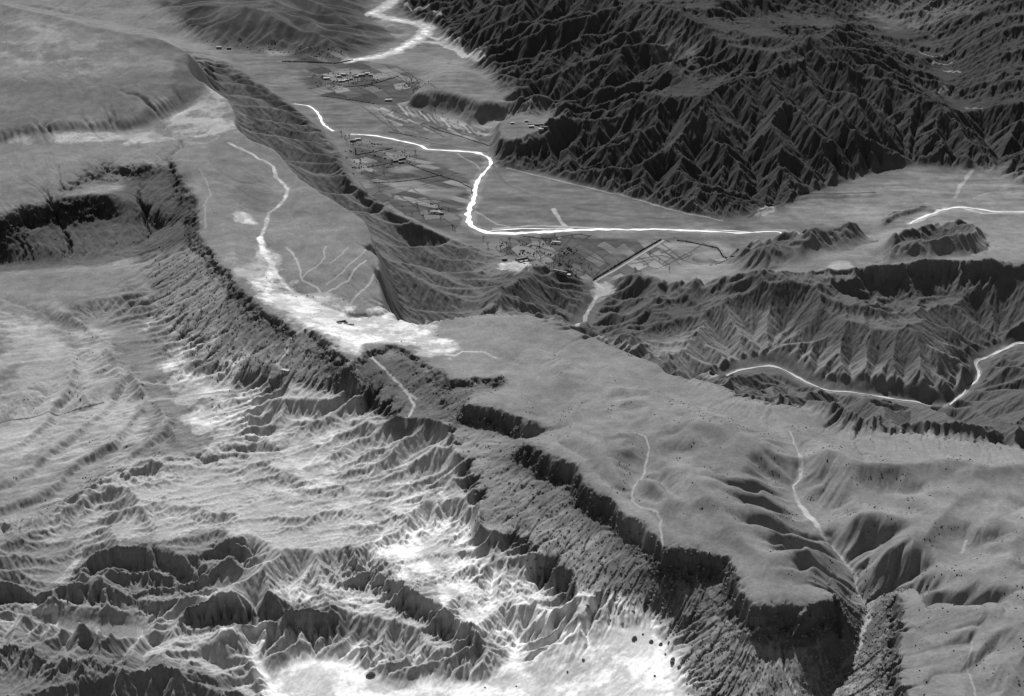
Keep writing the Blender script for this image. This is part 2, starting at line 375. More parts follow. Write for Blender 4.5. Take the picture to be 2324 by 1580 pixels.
REG['lobes'] = ["1200,800 1450,890 1700,985 1900,1020 2100,1050 2500,1085 2500,1650 2070,1650 2045,1300 1960,1290 1900,1330 1700,1340 1640,1250 1500,1220 1400,1120 1280,1040 1250,980 1330,900"]
REG['hum'] = ["780,1180 900,1150 1000,1105 1075,1160 1085,1220 1160,1255 1230,1300 1300,1370 1400,1400 1300,1480 1180,1510 1050,1540 900,1540 800,1500 860,1440 800,1400 640,1345 600,1300 680,1290 780,1290"]
REG['wash'] = ["300,640 376,747 440,805 500,855 640,875 560,930 560,1000 430,1050 405,1000 340,900 280,820 200,745 100,700"]
REG['basin'] = ["0,690 100,720 200,745 280,820 340,900 405,1000 430,1050 330,1060 230,1100 100,1190 -200,1200 -200,690"]
def soft(polys, r):
    m = np.zeros((BM, BN))
    for s in polys: m[poly_mask(gpoly(s))] = 1
    return blur(m, r, 2)
RM = {k: soft(v, 4).astype(F32) for k, v in REG.items()}
flat = np.zeros((BM, BN))
for s, z in FILLS: flat[poly_mask([p2w(x, y, z) for x, y, _ in parse(s)])] = 1
RM['rim'] = np.clip(blur(RIMW.astype(float), 3, 2)*6, 0, 1).astype(F32)
RM['flat'] = blur(flat, 2, 2).astype(F32)
# ------------------------------------------------------------------ running water: stream-power incision with uplift and failing slopes (gives true branching ridges and gullies)
EN, EM = 1150, 1350
eu = np.linspace(U0, U1, EN); ev = np.linspace(V0, V1, EM); EU, EV = np.meshgrid(eu, ev); EY = np.exp(EV); EX = EU*EY
def erode(h, U, K, Smax, steps, seed=1):
    n = EN*EM; r = np.random.RandomState(seed); h = h.ravel().copy(); U = U.ravel(); K = K.ravel(); Smax = Smax.ravel()
    jx = EX.ravel()+0; jy = EY.ravel()+0
    cell = ((eu[1]-eu[0])*EY*(ev[1]-ev[0])*EY).ravel()
    I = np.arange(n, dtype=np.int32).reshape(EM, EN)
    offs = [(-1, 0), (1, 0), (0, -1), (0, 1), (-1, -1), (-1, 1), (1, -1), (1, 1)]
    X2, Y2 = EX, EY; D = []
    for dj, di in offs:
        a = np.hypot(np.roll(X2, (-dj, -di), (0, 1))-X2, np.roll(Y2, (-dj, -di), (0, 1))-Y2)
        a[0] = a[-1] = 1e9; a[:, 0] = a[:, -1] = 1e9; D.append(a.astype(F32))
    for st in range(steps):
        h += U
        H2 = (h.reshape(EM, EN)).astype(F32); best = np.zeros((EM, EN), F32); rec = I.copy(); dist = np.ones((EM, EN), F32)
        for (dj, di), d in zip(offs, D):
            nb = np.roll(H2, (-dj, -di), (0, 1)); s = (H2-nb)/d*(.88+.24*r.rand(EM, EN).astype(F32) if st % 3 == 0 else 1)
            b = s > best; best[b] = s[b]; rec[b] = np.roll(I, (-dj, -di), (0, 1))[b]; dist[b] = d[b]
        rec = rec.ravel(); dist = dist.ravel().astype(np.float64)
        # order by number of steps to the outlet (pointer doubling)
        depth = (rec != np.arange(n)).astype(np.int32); p = rec.copy()
        for _ in range(14):
            depth += depth[p]; q = p[p]
            if np.array_equal(q, p): break
            p = q
        order = np.argsort(depth, kind='stable'); cnt = np.bincount(depth); ends = np.cumsum(cnt); starts = ends-cnt
        A = cell.copy()
        for lv in range(len(cnt)-1, 0, -1):
            ids = order[starts[lv]:ends[lv]]; rr = rec[ids]
            if len(ids) < 3000: np.add.at(A, rr, A[ids])
            else:
                A += np.bincount(rr, weights=A[ids], minlength=n)
        f = K*np.sqrt(A)/dist
        for lv in range(1, len(cnt)):
            ids = order[starts[lv]:ends[lv]]; hr = h[rec[ids]]; ff = f[ids]
            hn = (h[ids]+ff*hr)/(1+ff)
            h[ids] = np.minimum(hn, np.maximum(hr, hr+Smax[ids]*dist[ids]))
    return h.reshape(EM, EN), A.reshape(EM, EN)

bed = np.zeros((BM, BN)); _w = np.zeros((BM, BN), bool)
for _s in (GORGE, "1350,640 1370,660 1345,690 1325,720 1310,743"): raster_line([groundP(x, y) for x, y, _ in parse(_s)], bed, _w)
RM['bed'] = np.clip(blur(_w.astype(float), 5, 1)*14, 0, 1)
_g = w2g(EX, EY); E = {k: bilin(v, *_g) for k, v in RM.items()}
base_e = bilin(BASE, *_g)
nf = np.clip(1-E['flat']*2, 0, 1)*np.clip(1-E['sand']*1.1, 0, 1)*(1-E['bed'])
mtn, bad, pal, flk, scp, kno = [E[k]*nf for k in ('mountain', 'badland', 'pale', 'flank', 'scarp', 'knolls')]
h0 = base_e + mtn*((ridged(EX, EY*1.2, 170, 3, .5, 2)-1.15)*30) + bad*((ridged(EX, EY, 105, 3, .5, 27)-1.1)*16+fbm(EX, EY, 50, 4, .6, 1)*4) + pal*fbm(EX*.45+EY*.3, EY*1.5-EX*.5, 44, 4, .6, 5)*6 + flk*fbm(EX, EY, 60, 4, .6, 1)*5 + kno*(ridged(EX*.6, EY, 330, 3, .5, 4)-.9)*14
lob = E['lobes']*nf*np.clip(1-1.6*bilin(blur(RIMW.astype(float), 9, 2)*12, *_g), 0, 1)
h0 = h0 + lob*(fbm(EX, EY, 105, 3, .45, 44)*10)
hmm = E['hum']*np.clip(1-E['flat'], 0, 1)
h0 = h0 + hmm*(fbm(EX*.6+EY*.3, EY-EX*.3, 44, 4, .55, 46)*6+1)
was, bas, pks = E['wash']*nf, E['basin']*nf, E['peaks']*nf
h0 = h0 + pks*(ridged(EX, EY*.9, 52, 2, .5, 33)-1.0)*15
_c = groundP(-330, 880); _d = np.hypot(EX-_c[0], EY-_c[1])+fbm(EX, EY, 80, 3, .5, 81)*12
_d1 = math.hypot(*[a-b for a, b in zip(groundP(283, 827)[:2], _c[:2])]); _d2 = math.hypot(*[a-b for a, b in zip(groundP(387, 975)[:2], _c[:2])])
bw = bas*sstep(_d1-110, _d1-60, _d)*sstep(_d2+40, _d2+5, _d)
_s = ((_d-_d1)/52) % 1
h0 = h0 + bw*(_s*9-np.clip((_s-.84)/.16, 0, 1)*9-4.5)*(.8+.5*np.clip(fbm(EX, EY, 90, 2, .5, 82), -.5, .7))
h0 = h0 + (bas+was)*fbm((EX*.93+EY*.36)*.22, (EY*.93-EX*.36), 16, 4, .6, 83)*.8
h0 = h0 + (scp+.02)*fbm(EX, EY, 20, 3, .6, 8)*1.0
_rk0 = bilin(RM['rim'], *_g)
Uf = 2.6*mtn + 1.5*bad + .24*lob + .60*pal*(1-.45*hmm)+.18*hmm + .12*flk + 1.3*pks + .2*kno + .20*was + .07*bas + .05*np.clip(E['flat']*0+1-mtn-bad-pal-flk-kno-scp-was-bas, 0, 1)*nf*(1-_rk0)
Kf = .15*mtn + .085*bad + .033*lob + .085*pal + .05*hmm + .03*flk + .075*pks + .05*kno + .007*scp*nf + .05*was + .02*bas + .010*np.clip(1-mtn-bad-pal-flk-kno-scp, 0, 1)*nf
_rk = bilin(RM['rim'], *_g); Kf = Kf*(1-.55*_rk*np.clip(pal+scp+E['terrace'], 0, 1)); Uf = Uf*(1-.5*_rk*pal)
Sm = 2.5*_rk*pal + .55 + .42*mtn + .33*bad + .35*pal + .1*pks + 3*np.clip(1-mtn-bad-pal-flk-kno, 0, 1)
_fl = np.clip(bilin(blur(np.clip(RM['flat']*1.0, 0, 1), 12, 2), *_g)*2, 0, 1); _bd = np.clip(bilin(blur(_w.astype(float), 10, 2)*22, *_g), 0, 1)
Uf = Uf*(1-.65*_fl)*(1-.8*_bd)
ERO, ACC = erode(h0, Uf, Kf, Sm, 36)
act = np.clip(mtn+bad+pal+flk*.6+kno, 0, 1)
low = blur(base_e-ERO, 16, 2); far_in = np.clip((act-.6)*2.5, 0, 1); ERO = ERO + np.clip(low, -60, 60)*blur(far_in, 8, 2)*far_in*.85
lb_ = blur(ERO, 2, 2); ERO = ERO*(1-lob*.8)+lb_*lob*.8
nh = np.zeros((BM, BN)); nh[poly_mask(gpoly("1626,857 1749,830 1833,872 1879,890 1999,903 2146,922 2324,900 2400,1010 2216,1002 2083,986 1883,949 1783,922 1633,876"))] = 1
nh = bilin(blur(nh, 4, 2), *_g); ERO = np.where(nh > .05, np.minimum(ERO, base_e+4+40*(1-nh)**2+14*(1-bilin(np.clip(blur(_w.astype(float), 9, 2)*18, 0, 1), *_g))), ERO)
sm = blur(ERO, 1, 1); smp = np.clip(.3+.7*bilin(RM['flat'], *_g)*0+.6*np.clip(1-mtn-bad-pal-flk-kno-scp-_rk0, 0, 1), 0, 1); ERO = ERO*(1-smp)+sm*smp
_bu, _bv = np.meshgrid(np.linspace(0, EN-1, BN), np.linspace(0, EM-1, BM)); SURF = bilin(ERO, _bu, _bv)
def w2e(x, y): return (x/y-U0)/(eu[1]-eu[0]), (np.log(y)-V0)/(ev[1]-ev[0])
# ------------------------------------------------------------------ fine lattice
import os
FN, FM = (1900, 2100) if not os.environ.get('DEVQ') else (1150, 1300)
fu = np.linspace(U0, U1, FN); fv = np.linspace(V0, V1, FM)
UU, VV = np.meshgrid(fu, fv)
YY = np.exp(VV); XX = UU*YY
dU, dV = fu[1]-fu[0], fv[1]-fv[0]
# natural crenulation: the base relief is read through a small fractal displacement
wamp = 5.0
wx = fbm(XX, YY, 46, 4, .55, 3)*wamp; wy = fbm(XX, YY, 46, 4, .55, 9)*wamp
g0u, g0v = w2g(XX, YY)
calm = bilin(RM['flat'], g0u, g0v)
wk = 1-.6*calm
gu, gv = w2g(XX+wx*wk, YY+wy*wk)
def S(a): return bilin(a, gu, gv).astype(F32)
M = {k: S(v) for k, v in RM.items()}
fine_w = M['rim']*(.3+.9*M['scarp'])+.03*M['scarp']+.15*M['flank']
wx2 = fbm(XX, YY, 13, 3, .6, 51)*3.2*fine_w; wy2 = fbm(XX, YY, 13, 3, .6, 57)*3.2*fine_w
eg = w2e(XX+wx*wk*(.25+.1*M['scarp']+.5*M['rim'])+wx2, YY+wy*wk*(.25+.35*M['scarp']+.4*M['rim'])+wy2)
H0 = bilin(ERO, *eg)
M['plateau'] = np.clip(1-M['mountain']-M['badland']-M['pale']-M['scarp']-M['flank']-M['flat']-M['terrace']-M['knolls'], 0, 1)
def grads(h):
    hv, hu = np.gradient(h, dV, dU); hx = hu/YY; hy = hv/YY - UU*hx
    return hx.astype(F32), hy.astype(F32)
nonflat = np.clip(1-M['flat']*1.3, 0, 1)*(1-.85*M['bed'])*(1-.6*M['sand'])
# broad relief of the mountain block and smaller blocks
H = H0.copy()
H += M['plateau']*(1-M['basin'])*(fbm(XX, YY, 190, 3, .45, 6)*6+fbm(XX, YY, 60, 2, .5, 7)*1.2)
Hb = blur(H, 2, 1)
gx, gy = grads(Hb)
hash1 = rng.rand(256, 256).astype(F32); hash2 = rng.rand(256, 256).astype(F32)
XF, YF = XX.ravel(), YY.ravel()
GXf, GYf = gx.ravel().copy(), gy.ravel().copy(); ADD = np.zeros(XF.shape, F32); CREST = np.zeros(XF.shape, F32)
def octave(lam, Wf, amp=.17, sharp=1.0):
    """branching gullies: stripes that run down the slope, cell by cell, folded to knife ridges and V-shaped gullies"""
    idx = np.nonzero(Wf > .03)[0]
    x = (XF[idx]/lam); y = (YF[idx]/lam); a = GXf[idx]; b = GYf[idx]
    s = np.sqrt(a*a+b*b)+1e-5; sx, sy = -b/s, a/s                  # across the slope
    ix = np.floor(x).astype(np.int32); iy = np.floor(y).astype(np.int32); fx = (x-ix).astype(F32); fy = (y-iy).astype(F32)
    C = np.zeros(len(idx), F32); Sn = np.zeros(len(idx), F32)
    for j in (-1, 0, 1):
        for i in (-1, 0, 1):
            hx_ = (ix+i) & 255; hy_ = (iy+j) & 255
            vx = fx-i-hash1[hy_, hx_]*.9; vy = fy-j-hash2[hy_, hx_]*.9
            wgt = np.maximum(np.exp(-2.2*(vx*vx+vy*vy))-.01, 0)
            ph = (vx*sx+vy*sy)*(2*np.pi)
            C += wgt*np.cos(ph); Sn += wgt*np.sin(ph)
    ang = np.arctan2(Sn, C)
    tri = 1-2*np.abs(ang)/np.pi                                    # +1 ridge, -1 gully
    mag = np.clip(np.sqrt(C*C+Sn*Sn)*3, 0, 1)
    fade = np.clip((s-.04)/.35, 0, 1)*Wf[idx]*mag
    A = amp*lam*fade
    ADD[idx] += A*(tri-.15*sharp)
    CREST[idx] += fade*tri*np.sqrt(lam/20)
    d = -np.sign(ang)*(2/np.pi)*(2*np.pi/lam)*A                    # slope added across the stripe
    GXf[idx] += d*sx; GYf[idx] += d*sy
mo, ba, pa, sc_, fl, te, pl, kn = [(M[k]*nonflat).ravel() for k in ('mountain', 'badland', 'pale', 'scarp', 'flank', 'terrace', 'plateau', 'knolls')]
octave(36, np.clip(pl*.07+sc_*.1+mo*.6, 0, 1), .15)
octave(34, M['peaks'].ravel()*.4, .15)
octave(17, np.clip(M['rim'].ravel()*pa*.45+M['peaks'].ravel()*.2+M['hum'].ravel()*.2+M['wash'].ravel()*.35+M['basin'].ravel()*.2+mo*.6+ba*.35+pa*.15+fl*.4+sc_*.24+te*.5+pl*.03, 0, 1), .13)
octave(8.5, np.clip(M['hum'].ravel()*.2+M['wash'].ravel()*.5+M['basin'].ravel()*.35+mo*.75+ba*.5+pa*.5+fl*.5+sc_*.2+te*.4, 0, 1), .14)
octave(4.3, np.clip(M['hum'].ravel()*.15+ba*.45+pa*.5+fl*.4+sc_*.3+mo*.3, 0, 1), .14)
H = H + ADD.reshape(H.shape)
hx, hy = grads(H); SLOPE = np.sqrt(hx*hx+hy*hy)
rockm = (M['scarp']+.6*M['flank'])*sstep(.45, 1.0, SLOPE)
H += rockm*(fbm(XX, YY, 9, 3, .6, 12)*(.5+2.0*M['rim']))
H += (M['scarp']*.13+M['rim']*M['scarp']*.25+M['pale']*.25+M['badland']*.25+M['flank']*.3)*nonflat*fbm(XX, YY, 5, 2, .6, 13)*.7
H += (1-M['flat'])*fbm(XX, YY, 24, 3, .5, 14)*.35
H += M['flat']*fbm(XX, YY, 60, 3, .5, 15)*.25
rk_ = M['rim']*(M['scarp']+.4*M['pale'])*sstep(.35, .9, SLOPE)
H += rk_*(ridged(XX, YY, 13, 2, .55, 16)-1.0)*3
hx, hy = grads(H); SLOPE = np.sqrt(hx*hx+hy*hy)
# ------------------------------------------------------------------ what the ground is made of, plus some slope shade (albedo)
ALB = (M['flat']*.135+M['plateau']*.18+M['mountain']*.052+M['badland']*.1+M['pale']*.36+M['scarp']*.23+M['flank']*.13+M['terrace']*.16+M['knolls']*.08)/np.maximum(M['flat']+M['plateau']+M['mountain']+M['badland']+M['pale']+M['scarp']+M['flank']+M['terrace']+M['knolls'], .3)
PATCH = [
 ("840,797 960,815 1021,864 1135,852 1150,870 1091,890 1050,912 1040,965 960,1010 880,970 800,890", .1, 6, .8), ("480,560 560,668 700,750 800,840 780,880 660,800 560,760 500,650", .11, 8, .75), ("1090,1000 1178,1002 1291,1053 1401,1160 1501,1240 1652,1266 1700,1380 1900,1360 1930,1420 1780,1470 1600,1400 1430,1330 1300,1200 1160,1080", .12, 8, .8),
 ("250,64 370,92 460,136 440,160 260,172 300,120", .12, 8, .8), ("-50,165 60,183 250,178 440,168 470,172 385,213 300,263 150,282 -50,298", .135, 6, .8), ("430,85 640,95 800,130 700,142 640,125 520,108", .075, 4, .85), ("450,330 560,345 640,400 620,470 500,440", .15, 12, .7), ("540,425 640,415 650,450 600,490 530,470", .13, 8, .7),   # polygons of different soil and tone: outline, albedo, softness (cells), strength
 # white sand flat at the bottom and its upper tongues
 ("600,1490 720,1470 800,1490 900,1520 1000,1500 1090,1530 1180,1440 1250,1400 1300,1370 1400,1395 1471,1405 1521,1445 1549,1540 1600,1580 1650,1700 640,1700", .8, 9, 1),
 ("590,1320 680,1290 800,1300 900,1380 850,1400 740,1370 640,1345", .6, 6, .9),
 ("790,1200 900,1180 1000,1120 1060,1170 1080,1230 1150,1270 1220,1330 1290,1380 1200,1450 1080,1420 960,1340 860,1280", .74, 10, .95),
 # sandy saddle on the ridge
 ("570,650 640,640 700,680 800,710 880,706 915,720 980,745 1030,790 1000,800 950,795 890,775 840,795 780,790 720,755 640,720 590,690", .62, 8, .95),
 ("700,748 780,745 860,770 840,790 790,785", .85, 5, .9), ("580,645 640,650 650,680 600,680", .85, 5, .9),
 ("590,560 615,560 640,640 600,640", .5, 4, .8), ("530,488 580,490 590,505 550,510", .6, 3, .8),
 ("520,590 560,575 600,600 580,640 540,620", .34, 6, .8),
 ("330,290 410,245 480,250 540,270 545,300 480,317 380,305", .38, 12, .85), ("200,300 330,298 480,314 330,318 100,322 0,325 0,314", .3, 3, .8),
 ("60,60 250,130 250,172 60,140 0,130 0,60", .33, 18, .6),
 # pale badland wash left of the ridge
 ("300,640 440,740 500,850 640,880 560,960 640,1000 820,1040 760,1090 500,1040 420,900 380,760", .66, 14, .9), ("640,950 820,1030 1000,1100 900,1180 700,1160 500,1060 560,980", .5, 12, .9),
 ("0,700 200,760 300,900 400,1000 200,1060 0,1060", .33, 16, .85),
 ("-150,500 0,489 60,473 120,458 247,443 262,425 300,398 345,372 383,362 420,400 447,450 458,540 400,560 300,590 120,612 0,618 -150,625", .075, 5, .85), ("205,395 290,392 300,415 230,432 190,425", .15, 5, .8), ("-50,304 150,287 307,269 390,219 478,186 465,215 400,255 320,288 150,302 0,314 -50,315", .09, 3, .85), ("180,300 60,310 0,314 0,322 200,318 480,314", .42, 3, .8), ("0,1060 250,1060 180,1160 0,1210", .26, 10, .8),  # bowl wall and band under the ridge scarp: their shade put into the albedo
 # bottom-left river flat, dark hills
 ("20,1390 130,1382 250,1400 372,1412 330,1452 240,1450 110,1424", .24, 3, 1),
 ("0,1425 250,1455 440,1505 560,1590 560,1700 -200,1700 -200,1425", .16, 6, .9),
 ("-200,1210 120,1200 180,1240 450,1210 560,1230 580,1280 520,1320 440,1370 0,1385 -200,1380", .17, 8, .8),
 ("400,1372 480,1364 610,1342 700,1370 850,1420 850,1450 600,1432 405,1425", .13, 3, .8),
 ("760,1270 850,1298 925,1334 1045,1420 1150,1480 1080,1510 960,1432 830,1350", .22, 6, .7),
 # valley floor
 ("1300,560 1480,550 1500,575 1370,640 1290,615 1150,585 1130,560", .12, 3, .8), ("660,120 900,150 930,225 850,235 700,200", .10, 6, .8),
 ("780,330 870,320 1060,390 1040,480 900,480 800,400", .12, 6, .8),
 ("905,240 1000,265 1110,285 1090,320 960,300 880,260", .2, 3, .8),
 ("800,137 900,112 960,118 1080,128 985,60 890,30 930,-10 850,-10 840,30 900,90", .15, 2, 1),
 ("1593,716 1706,686 1783,740 1866,780 1966,810 2083,836 2127,755 2160,800 2200,850 2146,915 1999,898 1879,885 1750,825 1640,845 1500,815 1420,770", .2, 5, .8), ("1640,870 1830,880 1999,910 2160,925 2324,880 2450,900 2400,1010 2083,983 1883,947 1633,874", .105, 5, .8), ("1470,90 1560,80 1600,120 1560,150 1480,130", .14, 8, .8), ("1950,-20 2324,-20 2150,60 1960,50", .13, 10, .8),
 ("1135,600 1200,590 1230,605 1180,620 1140,615", .5, 3, .9), ("1250,612 1290,614 1300,625 1260,620", .4, 2, .9),
 ("1350,640 1390,640 1390,665 1345,690 1320,735 1310,740 1340,680", .36, 2, .9),
 ("1880,600 1940,592 1960,605 1900,612", .36, 5, .7),
 ("1713,490 1745,470 1760,478 1720,492", .5, 2, .9), ("1820,460 1990,455 1900,440 2200,385 2324,420 2500,430 2500,500 2000,505 1700,500", .2, 8, .8),
 ("1500,545 1830,530 1650,560 1500,552", .3, 5, .6),
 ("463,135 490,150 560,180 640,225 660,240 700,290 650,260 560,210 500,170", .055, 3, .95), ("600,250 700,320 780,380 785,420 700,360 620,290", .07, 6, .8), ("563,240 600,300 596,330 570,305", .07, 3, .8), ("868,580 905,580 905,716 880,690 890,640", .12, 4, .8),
]
EDGE = fbm(XX, YY, 60, 5, .62, 21)*1.5
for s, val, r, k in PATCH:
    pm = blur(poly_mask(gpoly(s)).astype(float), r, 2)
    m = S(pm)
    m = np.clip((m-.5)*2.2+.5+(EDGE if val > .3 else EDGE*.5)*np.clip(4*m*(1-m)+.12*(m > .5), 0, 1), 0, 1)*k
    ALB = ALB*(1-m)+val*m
ALB = ALB*(1-.45*rk_*sstep(-.1, .5, perlin(XX*.02, H*.32)+.6*perlin(XX*.05+9, H*.8)))
ALB = ALB*(1-.3*M['rim']*M['scarp'])
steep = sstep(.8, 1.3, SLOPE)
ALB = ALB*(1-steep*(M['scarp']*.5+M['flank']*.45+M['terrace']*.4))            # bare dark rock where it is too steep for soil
ALB = ALB*np.exp(CREST.reshape(H.shape)*.22*(M['scarp']*.5+M['flank']*.8+M['wash']+M['basin']*.6+M['plateau']*.5))  # crests paler, gullies darker
stk = fbm((XX*.93+YY*.36)*.16, YY*.93-XX*.36, 9, 4, .65, 91); ALB = ALB*np.exp(stk*.2*(M['wash']+M['basin']+.25*M['pale']))
big = fbm(XX, YY, 120, 4, .6, 31); mid_ = fbm(XX, YY, 18, 3, .6, 32); fine = fbm(XX, YY, 4.5, 2, .7, 33)
ALB = ALB*np.exp(.16*big+.14*mid_+.07*fine)
def parcels(outline, a, b, c, la, lb, lo, hi):
    """patchwork of small tilled plots with dark banks, laid along two surveyed directions"""
    m = S(blur(poly_mask(gpoly(outline)).astype(float), 1, 2)); A, B, C = [groundP(*q) for q in (a, b, c)]
    d1 = np.array([B[0]-A[0], B[1]-A[1]]); d2 = np.array([C[0]-A[0], C[1]-A[1]]); d1 /= np.hypot(*d1); d2 /= np.hypot(*d2); det = d1[0]*d2[1]-d1[1]*d2[0]
    X = XX-A[0]; Y = YY-A[1]; p = (X*d2[1]-Y*d2[0])/det/la+fbm(XX, YY, 90, 2, .5, 95)*.35; q = (Y*d1[0]-X*d1[1])/det/lb
    ip = np.floor(p).astype(int); q = q+HV[ip & 255, 7]; iq = np.floor(q).astype(int); v = HV[iq & 255, ip & 255]
    v2 = lo*.8+(hi*1.15-lo*.8)*v**1.7; fp = np.minimum(p-ip, 1-p+ip)*la; fq = np.minimum(q-iq, 1-q+iq)*lb
    bank = 1-.68*np.clip(1-np.minimum(fp, fq)/2.5, 0, 1)*(HW[iq & 255, ip & 255] > .2)
    row = 1+.12*np.sin((p if 0 else q)*lb*1.1)*(HW[iq & 255, (ip+9) & 255] > .5)
    m = m*.95; return m, v2*bank*row
for args in (("1130,545 1240,533 1340,540 1500,548 1350,636 1290,615 1200,590 1120,566", (1350, 640), (1505, 548), (1240, 545), 30, 52, .075, .19), ("1510,550 1540,548 1630,566 1665,580 1600,596 1480,612 1400,632 1370,628", (1350, 640), (1505, 548), (1240, 545), 34, 46, .09, .24),
    ("800,330 890,336 1060,395 1072,445 1040,485 930,470 850,425 800,380", (833, 380), (898, 367), (950, 410), 24, 50, .07, .2), ("690,150 800,140 900,150 960,185 925,238 850,236 740,222 700,200", (780, 198), (905, 173), (850, 235), 38, 60, .06, .19),
    ("850,240 925,240 1000,265 1112,288 1112,320 1000,300 905,305 870,270", (905, 238), (890, 262), (1110, 318), 20, 60, .1, .26), ("800,385 850,425 930,472 1040,487 1060,500 1020,530 905,485 835,440", (848, 415), (1005, 397), (900, 470), 30, 44, .08, .17), ("640,118 700,146 800,140 850,130 700,115", (640, 120), (780, 135), (700, 145), 60, 50, .06, .17)):
    m, v = parcels(*args); ALB = ALB*(1-m)+v*m
def paint(s, width, val, k=1.0, wob=.35, soft_=.6):
    """dry stream bed or track: a strip of another soil along a surveyed line"""
    P = s if isinstance(s, list) else gpoly(s)
    for (x0, y0, _), (x1, y1, _) in zip(P[:-1], P[1:]):
        a0, b0 = (x0/y0-U0)/dU, (math.log(y0)-V0)/dV; a1, b1 = (x1/y1-U0)/dU, (math.log(y1)-V0)/dV
        pad = int(width*2.5/(min(y0, y1)*dU))+3
        i0, i1 = max(0, int(min(a0, a1))-pad), min(FN, int(max(a0, a1))+pad); j0, j1 = max(0, int(min(b0, b1))-pad), min(FM, int(max(b0, b1))+pad)
        if i1 <= i0 or j1 <= j0: continue
        X = XX[j0:j1, i0:i1]+wx[j0:j1, i0:i1]*.5; Y = YY[j0:j1, i0:i1]+wy[j0:j1, i0:i1]*.5
        dx, dy = x1-x0, y1-y0; L2 = dx*dx+dy*dy+1e-6
        t = np.clip(((X-x0)*dx+(Y-y0)*dy)/L2, 0, 1); d = np.hypot(X-x0-t*dx, Y-y0-t*dy)
        wn = width*(1+wob*fbm(X, Y, 30, 2, .5, 41))*.5
        m = np.clip((wn-d)/(soft_*wn)+.5, 0, 1)*k
        sub = ALB[j0:j1, i0:i1]; ALB[j0:j1, i0:i1] = np.where(m > 0, sub*(1-m)+np.where(val > sub, np.maximum(val, sub), val)*m, sub)
